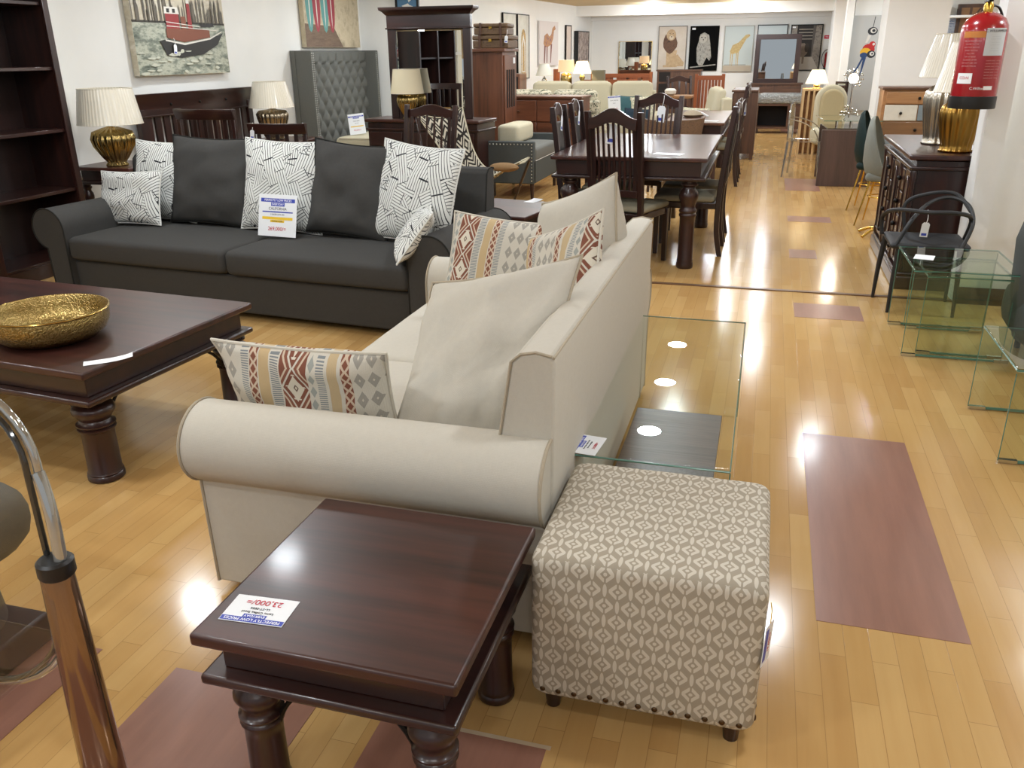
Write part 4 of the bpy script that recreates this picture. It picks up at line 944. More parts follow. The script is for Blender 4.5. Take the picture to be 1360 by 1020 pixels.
def ext(name, label, loc, r, h, s=1, lab=True):
    t = thing(name, label, 'fire extinguisher', loc, 0, None)
    m = plain('extinguisher_red', '96141d', .22, coat=.5); blk = m_black
    b = B(); b.lathe([(r * .2, .0), (r * .98, 0), (r, .01), (r, h * .8), (r * .97, h * .86), (r * .82, h * .93), (r * .5, h * .98), (r * .22, h)], n=32); b.obj('cylinder', m, t, angle=60)
    b = B(); b.lathe([(r * .9, -.005), (r * 1.02, -.005), (r * 1.03, .0), (r * 1.03, h * .12), (r * 1.0, h * .125)], n=32); b.obj('base_cap', blk, t)
    b = B(); b.lathe([(r * .2, h), (r * .22, h + .03), (r * .16, h + .05)], n=14); b.obj('valve', m_gold, t)
    b = B(); b.cb((-.01, -r * .25, h + .055), (.022, r * 1.1, .014)); b.obj('handle', m_iron, t, bevel=.004)
    b = B(); b.cb((-.01, -r * .3, h + .08), (.022, r * 1.2, .012)); b.obj('lever', plain('lever_red', 'b5402a', .35), t, bevel=.004)
    b = B(); b.tube(bez([(r * .15, 0, h + .03), (r * .6, .03, h + .05), (r * .95, .04, h * .9), (r * .95, .05, h * .4)], 14), .007, 8); b.obj('hose', m_black, t)
    b = B(); b.box(-.02, .15, r - .005, r + .016, h * .5, h * .8); b.obj('wall_bracket', m_iron, t)
    def patch(a0, a1, z0, z1, mat, nm, e=.0012):
        b = B(); n = 8; b.loft([[Vector(((r + q) * math.sin(R(a)), -(r + q) * math.cos(R(a)), z)) for q, z in ((0, z0), (e, z0), (e, z1), (0, z1))] for a in [a0 + (a1 - a0) * k / n for k in range(n + 1)]]); return b.obj(nm, mat, t)
    def words(s_, sz, a, z, mat, col_e=.0016):
        o = text_mesh(s_, sz, mat, t, ((r + col_e) * math.sin(R(a)), -(r + col_e) * math.cos(R(a)), z), (R(90), 0, R(a)))
        # wrap the flat lettering around the cylinder
        for v in o.data.vertices: A = v.co.x / r; v.co.x, v.co.z = (r) * math.sin(A), v.co.z - r * (1 - math.cos(A))
        return o
    if lab:
        patch(-5, 50, h * .55, h * .83, plain('label_silver', 'c3c6c8', .45), 'service_label')
        words('C.WILLIAMSON', .019, 23, h * .80, m_cblk, .0022); 
        for k in range(6): words('- - - - - - - -' if k % 2 else '. . . . . . . .', .012, 21, h * (.75 - k * .03), plain('label_ink', '5c6470', .6), .0022)
        patch(-64, -6, h * .735, h * .80, plain('label_orange', 'b5702c', .5), 'orange_band')
        for k, s_ in enumerate(('FIRE EXTINGUISHER', 'WATER 9 LITRE', 'SAFE FOR WOOD', 'PAPER TEXTILE', 'PULL PIN', 'AIM AT BASE', 'SQUEEZE LEVER', 'DO NOT USE ON', 'LIVE ELECTRICAL')): words(s_, .011, -36, h * (.70 - k * .032), plain('label_pink', 'c98a8a', .6), .001)
        for k in range(7): words('maintain yearly  recharge', .009, 26, h * (.50 - k * .03), plain('label_pink', 'c98a8a', .6), .001)
        patch(-62, -22, h * .26, h * .37, m_card, 'sticker'); words('CO:N', .022, -42, h * .32, m_cred, .0022)
        words('C.Williamson', .02, 2, h * .21, m_card, .001); patch(10, 34, h * .195, h * .235, m_card, 'sticker')
    return t
ext('fire_extinguisher', 'large red fire extinguisher hung on the white pillar', (1.145, 5.765, 1.22), .122, .515)
# ---------------------------------------------------------------- black armchair and nested glass tables
def loopchair():
    t = thing('loop_armchair', 'charcoal plastic armchair with looping tube arms before the sideboard', 'chair', (1.02, 5.72, 0), 0)
    m = m_dkplast
    b = rbox(-.23, .22, -.19, .21, .41, .445, .016, .0); b.obj('seat', m, t, angle=60)
    for (x, y) in ((-.23, .20), (.2, .2), (-.18, -.15), (.18, -.17)): b = B(); b.tube([(x * 1.03, y, 0), (x, y * .95, .22), (x * .93, y * .88, .42)], .013, 8, rr=[.010, .015, .019]); b.obj('leg', m, t)
    b = B(); b.tube(catmull([(-.24, .18, .43), (-.25, .16, .55), (-.20, -.02, .62), (-.05, -.2, .64), (.10, -.2, .64), (.21, -.08, .59), (.22, .05, .44)], 8), .013, 8); b.obj('arm_loop', m, t)
    b = B(); b.tube(catmull([(-.2, -.18, .43), (-.12, -.12, .58), (0, .1, .65), (.12, .14, .68), (.21, .05, .65), (.22, -.1, .56), (.16, -.2, .43)], 8), .012, 8); b.obj('arm_loop', m, t)
    b = B(); b.tube(catmull([(-.1, .2, .44), (-.12, .22, .62), (0, .2, .69), (.15, .16, .70), (.22, 0, .62)], 8), .012, 8); b.obj('back_loop', m, t)
    return t
loopchair()
swing_tag('white tag tied to the charcoal loop armchair', (.97, 5.51, .645), 8, .75, 4)
def gtable(label, loc, w, d, h, lower=None):
    t = thing('nesting_glass_table', label, 'side table', loc, 0)
    b = B(); b.box(-w / 2, w / 2, -d / 2, d / 2, h - .014, h); b.obj('glass_top', m_glassg, t, bevel=.004)
    b = B(); b.tube([(-w / 2, -d / 2, h - .007), (w / 2, -d / 2, h - .007), (w / 2, d / 2, h - .007), (-w / 2, d / 2, h - .007)], .0055, 6, True); b.obj('glass_edge', m_gedge, t)
    for s in (-1, 1):
        b = B(); b.box(-w / 2, w / 2, s * (d / 2 - .006) - .006, s * (d / 2 - .006) + .006, 0.012, h - .014); b.obj('glass_side', m_glassg, t)
        for sx in (-1, 1): b = B(); b.tube([(sx * w / 2, s * (d / 2), .01), (sx * w / 2, s * (d / 2), h - .02)], .002, 5); b.obj('glass_edge', m_gedge, t)
        b = B(); b.box(-w / 2 + .07, w / 2 - .07, s * (d / 2 - .006) - .006, s * (d / 2 - .006) + .006, .004, .013); b.obj('glass_edge', m_gedge, t)
        for sx in (-1, 1): b = B(); b.box(sx * (w / 2 - .035) - .035, sx * (w / 2 - .035) + .035, s * (d / 2 - .006) - .01, s * (d / 2 - .006) + .01, 0, .016); b.obj('foot_cap', m_chrome, t)
    return t
gtable('outer glass table of the nest in front of the charcoal loop armchair', (1.07, 5.02, 0), .52, .60, .475)
gtable('inner glass table of the nest, tucked under the outer one', (1.10, 5.02, 0), .42, .48, .435)
gtable('glass table with its corner showing at the right edge of the photo', (1.30, 3.74, 0), .58, .58, .40)
card('price_tag', 'white price tag on the nested glass tables', (.90, 5.03, .4756), (0, 0, R(-14)), .10, .12, [])
t = thing('dark_armchair', 'dark grey upholstered tub chair at the right edge behind the nested glass tables', 'armchair', (1.66, 4.80, 0), 0)
b = rbox(-.34, .3, -.34, .34, .10, .42, .12, .02); b.obj('seat', m_gvel2, t, angle=60)
b = B(); b.loft([[Vector(((.36 + o_) * math.cos(R(a)), (.36 + o_) * math.sin(R(a)), z)) for a in range(100, 281, 12)] + [Vector(((.28 + o_) * math.cos(R(a)), (.28 + o_) * math.sin(R(a)), z)) for a in range(280, 99, -12)] for z, o_ in ((.12, -.05), (.35, 0), (.62, .02), (.72, .0), (.74, -.02))]); b.obj('backrest', m_gvel2, t, angle=60)
for x in (-.22, .22):
    for y in (-.22, .22): b = B(); b.cyl((x, y, 0), (x, y, .12), .015, .02); b.obj('leg', m_black, t)
# ---------------------------------------------------------------- stools and glass desk
def shell_chair(label, loc, rz, m, group=None):
    t = thing('shell_chair', label, 'chair', loc, rz, group); t.scale = (.82, .82, .97)
    b = B(); rings = []
    for z, wd, dp, yo in ((.46, .19, .20, -.02), (.50, .22, .22, 0), (.60, .23, .2, .05), (.75, .22, .14, .11), (.88, .18, .09, .15), (.97, .12, .05, .175), (1.0, .06, .02, .18)):
        out = [Vector((wd * math.sin(R(a)), yo + dp * math.cos(R(a)), z)) for a in range(-100, 101, 20)]
        inn = [Vector((wd * .86 * math.sin(R(a)), yo + dp * .86 * math.cos(R(a)) - .008, z)) for a in range(100, -101, -20)]
        rings.append(out + inn)
    b.loft(rings); b.obj('backrest', m, t, angle=70)
    b = rbox(-.2, .2, -.22, .17, .42, .50, .035, .02); b.obj('seat', m, t, angle=60)
    for sx in (-1, 1):
        for sy in (-1, 1): b = B(); b.cyl((sx * .21, sy * .21, 0), (sx * .12, sy * .12, .43), .008, .012); b.obj('leg', m_gold, t)
    b = B(); b.tube([(.15 * math.cos(2 * PI * k / 16), .15 * math.sin(2 * PI * k / 16), .27) for k in range(16)], .006, 6, True); b.obj('ring', m_gold, t)
    return t
shell_chair('bottle-green velvet shell chair with gold legs beside the glass desk', (1.08, 9.45, 0), 72, fabric('green_velvet', '1d2f2d', '152322', rough=.6))
shell_chair('grey velvet shell chair with gold legs between green chair and sideboard', (1.09, 8.62, 0), 72, fabric('light_grey_velvet', '8d9088', '7a7d76', rough=.7))
t = thing('gold_foot', 'polished gold star base standing by the sideboard corner', 'stool base', (1.03, 8.05, 0), 0)
for k in range(4): b = B(); a = PI / 4 + k * PI / 2; b.tube([(0, 0, .07), (.1 * math.cos(a), .1 * math.sin(a), .06), (.2 * math.cos(a), .2 * math.sin(a), .015)], .013, 8); b.obj('arm', m_gold, t)
b = B(); b.cyl((0, 0, .05), (0, 0, .16), .02); b.obj('column', m_gold, t)
t = thing('glass_desk', 'glass topped desk on dark wood panel pedestals carrying the starburst lamp', 'desk', (1.28, 11.62, 0), 3)
b = B(); b.box(-.66, -.01, -.52, .42, .748, .76); b.obj('glass_top', m_glassg, t, bevel=.003)
b = B(); b.tube([(-.66, -.52, .754), (-.01, -.52, .754), (-.01, .42, .754), (-.66, .42, .754)], .004, 6, True); b.obj('glass_edge', m_gedge, t)
b = B(); b.box(-.60, -.06, -.45, .36, .655, .665); b.obj('lower_glass', m_glassg, t)
for x0, x1 in ((-.67, -.09),): b = B(); b.box(x0, x1, -.55, -.5, 0, .655); b.obj('pedestal_panel', m_wenge, t, bevel=.003); b = B(); b.box(x0 + .06, x1, .30, .34, 0, .655); b.obj('pedestal_panel', m_wenge, t, bevel=.003)
for x in (-.5, -.34, -.18): b = B(); b.cyl((x, -.4, .665), (x, -.4, .748), .016); b.obj('spacer', m_chrome, t)
t = thing('starburst_lamp', 'chrome starburst table lamp glowing on the glass desk', 'lamp', (.93, 11.25, .762), 0)
b = B(); b.cyl((0, 0, .02), (0, 0, .42), .009); b.obj('stem', m_chrome, t)
m_glow = plain('bulb_glow', 'fff0e0', .4, emit='ffe8d4', es=14)
random.seed(7)
for z, r_, nm in ((.06, .10, 'base_burst'), (.46, .11, 'head_burst')):
    b = B()
    for k in range(26):
        a = random.uniform(0, 2 * PI); e = math.asin(random.uniform(-1 if z > .3 else -.2, 1)); dv = Vector((math.cos(a) * math.cos(e), math.sin(a) * math.cos(e), math.sin(e))) * r_
        c = Vector((0, 0, z)); b.cyl(c, c + dv, .003, n=5); b.sph(c + dv, .011, 6, 5)
    b.obj(nm, m_chrome, t)
b = B(); b.sph((0, 0, .46), .055, 16, 10); b.obj('bulb', m_glow, t)
L = bpy.data.lights.new('bulb_light', 'POINT'); L.energy = 9; L.color = (1, .88, .76); L.shadow_soft_size = .06
o = bpy.data.objects.new('bulb_light', L); COL.objects.link(o); o.parent = t; o.location = (0, -.12, .46)
def ghost(label, loc, rz):
    t = thing('clear_chair', label, 'chair', loc, rz)
    b = B(); b.loft([[Vector((x, y, z)) for x, z in ((-.18, .46), (.18, .46), (.2, .75), (.13, .9), (-.13, .9), (-.2, .75))] for y in (.2, .207)]); b.obj('backrest', m_acr, t)
    b = B(); b.box(-.2, .2, -.2, .2, .44, .455); b.obj('seat', m_acr, t)
    b = B(); b.tube([(-.18, .2, .46), (-.2, .2, .75), (-.13, .2, .9), (.13, .2, .9), (.2, .2, .75), (.18, .2, .46)], .009, 6); b.obj('rim', m_rim, t)
    b = B(); b.tube([(-.2, -.2, .447), (.2, -.2, .447), (.2, .2, .447), (-.2, .2, .447)], .008, 6, True); b.obj('seat_rim', m_rim, t)
    for sx in (-1, 1):
        b = B(); b.tube(bez([(sx * .2, .2, .72), (sx * .24, .05, .70), (sx * .23, -.15, .66), (sx * .2, -.18, .46)], 8), .008, 6); b.obj('arm', m_rim, t)
        for sy in (-1, 1): b = B(); b.cyl((sx * .22, sy * .22, 0), (sx * .19, sy * .19, .44), .011, .016); b.obj('leg', m_rim, t)
    return t
ghost('clear acrylic armchair at the near left corner of the glass desk', (.50, 11.95, 0), 80)
# quilted chair, slatted cabinet, lamp
t = thing('quilted_armchair', 'beige quilted armchair with a rounded back behind the glass desk', 'armchair', (.93, 13.5, 0), 15)
b = rbox(-.27, .27, -.28, .25, .25, .48, .06, .03); b.obj('seat', m_cream, t, angle=60)
for i, (w_, y_, zt) in enumerate(((.23, .24, 1.07), (.17, .19, 1.01))):
    pts = [(-w_, .42)] + [(w_ * math.cos(PI - PI * k / 12), zt - w_ + w_ * math.sin(PI * k / 12)) for k in range(13)] + [(w_, .42)]
    b = B(); b.prism(pts, y_ - .04, y_ + .05, 'y'); b.obj('backrest' if not i else 'back_pad', m_cream if not i else fabric('quilt', 'b9ab88', 'a99b78'), t, bevel=.03, seg=4)
for x in (-.2, .2):
    for y in (-.2, .2): b = B(); b.cyl((x, y, 0), (x, y, .27), .018, .022); b.obj('leg', m_pale, t)
t = thing('slatted_cabinet', 'pale wooden cabinet with upright bars carrying a lit lamp', 'cabinet', (.67, 14.1, 0), 0)
b = B(); b.box(-.2, .2, -.2, .2, .0, .06); b.obj('base', m_pale, t)
b = B(); b.box(-.2, .2, -.2, .2, 0.97, 1.00); b.obj('top', m_pale, t)
for k in range(6): b = B(); x = -.185 + k * .074; b.box(x - .014, x + .014, -.2, -.17, .06, .97); b.obj('bar', m_pale, t)
for k in range(5): b = B(); y = -.1 + k * .065; b.box(-.2, -.175, y - .012, y + .012, .06, .97); b.obj('bar', m_pale, t)
b = B(); b.box(-.17, .2, .0, .2, .06, .97); b.obj('back', m_honey, t)
lamp('small lit table lamp with cream shade on the pale slatted cabinet', (.66, 14.05, 1.0), .165, .19, [(.06, 0), (.06, .01), (.03, .03), (.05, .05), (.02, .07)], m_goldl, .26, m_shade_lit, flute_n=0, glow=5, top_k=.55)
# ---------------------------------------------------------------- patchwork chest, parrot poster, far right clutter
chest('patchwork_chest', 'rustic chest with wood, white and grey-blue drawers behind the sideboard', (1.66, 11.35, 0), 0, .78, .42, 1.13, [(.85, 1), (1.1, 2), (1.1, 1), (1.1, 2), (1.1, 1), (.9, 1)], m_honey, m_brnx, m_iron, fmats=[m_honey, paint('drawer_white', ['c9c6bb', 'b9b5a8']), paint('drawer_grey', ['76838a', '677379']), wood('walnut_x', '5c4028', '7a5836', 0, .5), paint('drawer_grey', ['76838a', '677379']), paint('drawer_white', ['c9c6bb', 'b9b5a8']), m_honey, m_honey])
m_pgr = plain('poster_grey', 'b4b5b3', .6)
Pp = []
c_r, c_y, c_b, c_k, c_w = plain('parrot_red', 'b3221f', .6), plain('parrot_yellow', 'd9a827', .6), plain('parrot_blue', '24406e', .6), plain('parrot_dark', '22252b', .6), plain('parrot_white', 'cfccc6', .6)
Pp += [(c_b, [(.45, .56), (.30, .44), (.10, .36), (.28, .47), (.45, .62)]), (c_b, [(.52, .56), (.42, .38), (.24, .24), (.40, .42), (.44, .60)]), (c_k, [(.6, .86), (.64, .99), (.66, .99), (.62, .86)]), (c_k, blob(.62, .84, .15, .042)), (c_w, blob(.64, .845, .09, .027)), (c_k, blob(.65, .845, .05, .016)),
       (c_w, [(.5, .80), (.6, .80), (.5, .72), (.44, .72)]), (c_r, blob(.56, .65, .19, .06)), (c_y, blob(.48, .625, .17, .042, 10, .5)), (c_b, blob(.44, .59, .12, .03, 10, .3)), (c_r, blob(.66, .70, .1, .035)), (c_w, blob(.70, .705, .04, .014)), (c_k, blob(.66, .60, .13, .04)), (c_w, blob(.68, .605, .07, .022)), (c_k, blob(.69, .605, .03, .01))]
art('parrot_poster', 'tall grey poster of a red, yellow and blue parrot on a perch', (1.345, 14.735, .65), 0, .48, 1.36, .03, None, Pp, m_pgr)
art('leaning_mirror', 'narrow dark framed mirror leaning beside the quilted armchair', (1.02, 14.0, 0), -40, .20, 1.10, .03, m_dk, [], m_mirror, cat='mirror', fw=.03)
art('black_picture', 'narrow carved black framed picture standing behind the glass desk', (1.56, 14.0, 0), -60, .3, 1.37, .05, m_black, [], paint('frame_dark', ['1c1a18', '3a332c']), fw=.06)
for (x, y, z, w_, h_, cols, lb) in ((1.60, 14.735, 1.5, .13, .58, ['17406e', '5fa8e0', '0e2440'], 'tall bright blue picture glimpsed beside the wide column'),
                                    (2.44, 14.985, 1.74, .28, .26, ['4a6fb0', 'c6d2e2', '3a5a98'], 'blue and white picture glimpsed above the silver lamp'), ):
    art('picture', lb, (x, y, z), 0, w_, h_, .03, None, [], paint('pic_' + cols[0], cols, 14, (1, 1, 3)))
slab('column', 2.0, 3.9, 15.0, 15.1, 0, CEIL, m_wall)
art('lattice_picture', 'brown wooden lattice picture glimpsed between column and extinguisher', (2.74, 14.985, 1.62), 0, .36, .52, .05, m_brn, [(m_brn, [(.45, 0), (.55, 0), (.55, 1), (.45, 1)]), (m_brn, [(.1, .1), (.18, .1), (.9, .9), (.82, .9)])], m_honey, fw=.05)
t = thing('white_box', 'white box on the high shelf behind the silver lamp', 'box', (2.30, 14.75, 1.98), 0); b = B(); b.box(-.12, .12, -.1, .1, 0, .17); b.obj('carton', m_wht, t, bevel=.01); b = B(); b.box(-.3, .5, -.2, .25, -.03, 0); b.obj('shelf', m_col, t)
# ---------------------------------------------------------------- background, left of the aisle
t = thing('grey_settee', 'low grey velvet settee with white nailhead trim left of the dining table', 'settee', (-2.72, 9.95, 0), 0)
b = B(); b.box(-.30, .27, -.60, .50, .17, .42); b.obj('base', m_gvel2, t, bevel=.01)
b = rbox(-.30, .28, -.56, .42, .40, .56, .04, .02); b.obj('seat', m_gvel, t, angle=60)
for y in (-.62, .47):
    b = B(); b.box(-.34, .27, y, y + .08, .17, .63); a = b.obj('arm', m_gvel2, t, bevel=.012)
    if y < 0:
        for k in range(15): b = B(); b.sph((-.32 + k * .0405, y - .002, .60), .008, 8, 5, (1, .5, 1)); b.obj('nailhead', m_nailw, a)
        for k in range(11): b = B(); b.sph((.245, y - .002, .565 - k * .036), .008, 8, 5, (1, .5, 1)); b.obj('nailhead', m_nailw, a)
b = B(); b.tube([(.272, -.54, .42), (.272, .47, .42)], .005, 5); b.obj('welt', m_card, t)
for y in (-.58, .5):
    for x in (-.29, .24): b = B(); b.cyl((x, y, 0), (x, y, .17), .018, .025); b.obj('leg', m_dk, t)
t = thing('cream_bolster', 'thick cream box cushion standing on the grey settee', 'cushion', (-2.80, 9.95, .58)); b = rbox(-.16, .10, -.34, .34, 0, .2, .04, .01); b.obj('pad', m_cream, t, angle=60)
chest('reddish_chest', 'wide reddish wood chest of drawers before the floral sofa', (-2.99, 11.85, 0), -4, 1.22, .48, 1.0, [(1, 2), (1.1, 2), (1.1, 2)], m_red, m_red, 'bar')
t = thing('wardrobe', 'tall reddish wooden cabinet with slatted door carrying two wicker trunks', 'cabinet', (-3.37, 10.95, 0), 0)
b = B(); b.box(-.22, .17, -.28, .3, 0, 1.56); b.obj('carcass', m_redz, t, bevel=.004)
b = B(); b.box(-.25, .21, -.32, .33, 1.56, 1.60); b.obj('top', m_red, t, bevel=.006)
b = B(); b.box(.17, .19, -.24, .28, .05, 1.52); dr = b.obj('door', m_redz, t, bevel=.004)
for k in range(4): b = B(); y = -.15 + k * .1; b.box(.19, .197, y - .02, y + .02, .9, 1.35); b.obj('opening_shade', plain('cavity_shade', '120b09', .8), dr)  # dark plates on the door stand for shade between the slats
b = B(); b.box(.191, .198, .12, .20, 1.42, 1.49); b.obj('price_label', m_card, t)
m_wick = paint('wicker', ['4b3a2a', '6e563d', '3a2b1f'], 40)
def trunk(name, label, loc, w, d, h, rz=0):
    t = thing(name, label, 'trunk', loc, rz)
    b = B(); b.box(-w / 2, w / 2, -d / 2, d / 2, 0, h * .62); b.obj('body', m_wick, t, bevel=.01)
    b = B(); b.box(-w / 2 - .006, w / 2 + .006, -d / 2 - .006, d / 2 + .006, h * .64, h); b.obj('lid', m_wick, t, bevel=.015)
    for x in (-w * .3, w * .3): b = B(); b.box(x - .015, x + .015, -d / 2 - .01, d / 2 + .01, 0.002, h + .004); b.obj('strap', m_brn, t)
    b = B(); b.box(-.02, .02, -d / 2 - .016, -d / 2 - .004, h * .5, h * .72); b.obj('latch', m_gold, t)
trunk('wicker_trunk', 'lower wicker trunk on the tall reddish cabinet', (-3.37, 10.95, 1.601), .46, .44, .15)
trunk('wicker_trunk', 'upper wicker trunk on the tall reddish cabinet', (-3.38, 10.93, 1.757), .42, .40, .13, 4)
swing_tag('white tag hanging from the wicker trunks', (-3.14, 10.68, 1.80), 0, .7)
t = thing('drawer_box', 'small dark reddish open cabinet beside the tall slatted cabinet', 'cabinet', (-3.88, 13.6, 0), 0)
b = B(); b.box(-.2, .14, -.2, .2, 0, 1.24); b.obj('carcass', m_redz, t, bevel=.004); b = B(); b.box(-.16, .11, -.206, -.2, .95, 1.2); b.obj('recess_shade', plain('cavity_shade', '120b09', .8), t)  # dark sheet on the solid front stands for the shade inside
# sofas
def far_sofa(name, label, loc, rz, w, m, nback, backh=.95, cat='sofa', arm=True, d=.85, armm=None, seath=.45):
    t = thing(name, label, cat, loc, rz)
    b = B(); b.box(-w / 2 + .1, w / 2 - .1, -d / 2 + .04, d / 2 - .02, .05, seath - .14); b.obj('base', m, t, bevel=.01)
    b = B(); b.box(-w / 2 + .1, w / 2 - .1, d / 2 - .16, d / 2, .08, backh - .12); b.obj('back_frame', m, t, bevel=.03, seg=3)
    for s in (-1, 1): b = rbox(s * (w / 2 - .07) - .07, s * (w / 2 - .07) + .07, -d / 2, d / 2, .05, .62, .05, .01); b.obj('arm', armm or m, t, angle=60)
    n = max(1, nback); iw = (w - .28) / n
    for i in range(n):
        x0 = -w / 2 + .14 + i * iw
        b = rbox(x0 + .005, x0 + iw - .005, -d / 2, d / 2 - .2, seath - .15, seath, .04, .015); b.obj('seat_cushion', m, t, angle=60)
        b = rbox(-iw / 2 + .006, iw / 2 - .006, -.08, .09, 0, backh - seath + .02, .06, .02); b.obj('back_cushion', m, t, loc=(x0 + iw / 2, d / 2 - .26, seath), rot=(R(-10), 0, 0), angle=60)
    for sx in (-1, 1):
        for sy in (-1, 1): b = B(); b.cyl((sx * (w / 2 - .12), sy * (d / 2 - .1), 0), (sx * (w / 2 - .12), sy * (d / 2 - .1), .06), .02, .025, n=8); b.obj('leg', m_dk, t)
    return t
far_sofa('floral_sofa', 'dark floral print sofa seen from behind, beyond the reddish chest', (-3.02, 12.85, 0), 180, 1.62, m_flo, 2, 1.02)
far_sofa('cream_sofa', 'cream three-cushion sofa facing the camera beyond the dining table', (-2.84, 14.35, 0), 0, 2.3, m_cream, 3, 1.07)
far_sofa('cream_armchair', 'cream armchair with wooden arm facing left, right of the cream sofa', (-1.0, 13.5, 0), -75, .85, m_cream, 1, 1.02, 'armchair', armm=m_brnx)
pillow('teal_cushion', 'teal cushion on the right seat of the cream sofa', 'cushion', m_teal, m_teal, .42, .40, .13, (-2.16, 14.07, .50), 4, 14, 2, n=12)
pillow('leaf_cushion', 'pale leaf print cushion beside the teal one on the cream sofa', 'cushion', m_flo2, m_flo2, .40, .38, .13, (-1.90, 14.0, .52), -8, 14, -6, n=12)
pillow('navy_cushion', 'navy cushion lying in front of the teal one on the cream sofa', 'cushion', m_blue, m_blue, .40, .26, .12, (-1.98, 13.8, .48), 4, 30, 4, n=12)
pillow('leaf_cushion', 'pale leaf print cushion on the seat of the cream armchair with wooden arm', 'cushion', m_flo2, m_flo2, .50, .34, .14, (-1.12, 13.35, .47), -30, 35, 0, n=12)
card('price_sign', 'white price sign standing before the teal cushion on the cream sofa', (-2.27, 13.5, .80), Euler((R(90), R(-4), 0), 'XYZ'), .19, .24, [('PERFECTLY LOW PRICES', .014, .10, m_cwht, m_cblue), ('SOFA 3 SEATER', .018, .05, m_cblk, None), ('FABRIC', .014, .01, m_cblk, None), ('169,000/=', .028, -.07, m_cred, None)])
t = bpy.data.objects[[o.name for o in bpy.data.objects if o.get('label', '').startswith('white price sign standing before the teal')][0]]
b = B(); b.cyl((0, -.12, -.004), (-.03, -.80, -.004), .005, n=6); b.obj('stand', m_chrome, t)
# second dining group
jali_table('dining_table', 'second mahogany dining table farther down the aisle with papers on it', 'dining table', (-.83, 11.6, 0), 0, .72, 2.25, .765, .05, ap=.1, inset=.12, brackets=False, mt=wood('mid_wood_top', '4a3025', '6e4a38', 1, .3))
t = thing('tub_chair', 'brown woven barrel chair between the two dining tables', 'chair', (-1.06, 10.35, 0), 0)
m_rat = paint('rattan', ['54402f', '6d5440', '46352a'], 30, (1, 1, 3))
b = B(); b.loft([[Vector((r_ * math.cos(R(a)), r_ * .85 * math.sin(R(a)), z + dz * (1 - abs(a - 270) / 110) )) for a in range(160, 381, 11)] + [Vector(((r_ - .03) * math.cos(R(a)), (r_ - .03) * .85 * math.sin(R(a)), z + dz * (1 - abs(a - 270) / 110))) for a in range(380, 159, -11)] for z, r_, dz in ((.42, .30, 0), (.60, .34, -.02), (.80, .37, -.03), (.84, .375, -.03))]); b.obj('backrest', m_rat, t, angle=60)
b = rbox(-.27, .27, -.24, .24, .36, .47, .05, .01); b.obj('seat', m_tan_seat, t, angle=60)
for sx in (-1, 1):
    for sy in (-1, 1): b = B(); b.cyl((sx * .22, sy * .18, 0), (sx * .2, sy * .17, .38), .016, .02); b.obj('leg', m_dk, t)
side_chair('nearer chair on the right side of the second dining table', (-.58, 11.0, 0), -90, False)
side_chair('farther chair on the right side of the second dining table', (-.58, 11.75, 0), -90, False)
swing_tag('white tag on the right side chairs of the second dining table', (-.27, 10.9, 1.08), -70, 1.3, -6)
t = thing('wrapped_bundle', 'beige cloth bundle lying on the second dining table', 'bundle', (-.91, 11.35, .767), 0)
b = B(); b.lathe([(.001, 0), (.11, .005), (.14, .03), (.10, .06), (.05, .08), (.001, .085)], n=14, flute=lambda a, z: 1 + .15 * math.sin(3 * a + z * 40)); b.obj('cloth', fabric('bundle_cloth', '8a7a66', 'b5a892'), t, angle=70)
b = B(); b.tube([(.03, 0, .075), (.12, -.03, .05), (.2, -.06, .01)], .012, 6); b.obj('tie', m_card, t)
card('price_sheet', 'white price sheet on the near end of the second dining table', (-.66, 10.75, .7665), (0, 0, R(-10)), .2, .15, [])
chest('wooden_chest', 'brown wooden cabinet with rustic sides standing at the aisle beyond the second dining table', (-.34, 14.05, 0), -90, .95, .36, 1.0, [(1, 1), (1, 1), (1, 1)], m_brn, m_brnx, m_iron, cat='cabinet', legh=.09)
# console with lamps behind the cream sofa
t = thing('console', 'wooden console behind the cream sofa carrying three lamps', 'console', (-3.3, 15.3, 0), 0)
b = B(); b.box(-.65, .55, -.2, .2, .95, 1.0); b.obj('top', m_brnx, t); b = B(); b.box(-.62, .52, -.18, .18, 0, .95); b.obj('carcass', m_brn, t)
lamp('unlit white-shaded lamp, leftmost of the three on the console', (-3.80, 15.2, 1.0), .15, .19, [(.05, 0), (.05, .01), (.02, .03), (.05, .09), (.02, .14)], m_chrome, .36, plain('white_shade', 'e0ddd2', .7), flute_n=0, top_k=.55)
lamp('lit lamp with pinkish drum shade in the middle of the console', (-3.42, 15.25, 1.0), .145, .19, [(.09, 0), (.1, .02), (.1, .12), (.09, .19), (.03, .22)], m_goldl, .42, m_shade_lit2, flute_n=0, top_k=.9, glow=5)
lamp('brightly lit lamp with yellow glowing shade, rightmost on the console', (-3.13, 15.2, 1.0), .16, .2, [(.06, 0), (.05, .02), (.03, .08), (.055, .14), (.02, .2)], m_goldl, .40, m_shade_lit, flute_n=0, top_k=.6, glow=7)
t = thing('orange_block', 'orange-brown wooden block between the lamps on the console', 'box', (-3.62, 15.38, 1.001), 0); b = B(); b.box(-.05, .05, -.05, .05, 0, .27); b.obj('block', m_org, t, bevel=.004)
t = thing('cane_box', 'small olive box at the right end of the console', 'box', (-2.88, 15.35, 1.001), 0); b = B(); b.box(-.1, .12, -.06, .06, 0, .25); b.obj('body', plain('olive_box', '6f6a56', .6), t, bevel=.004)
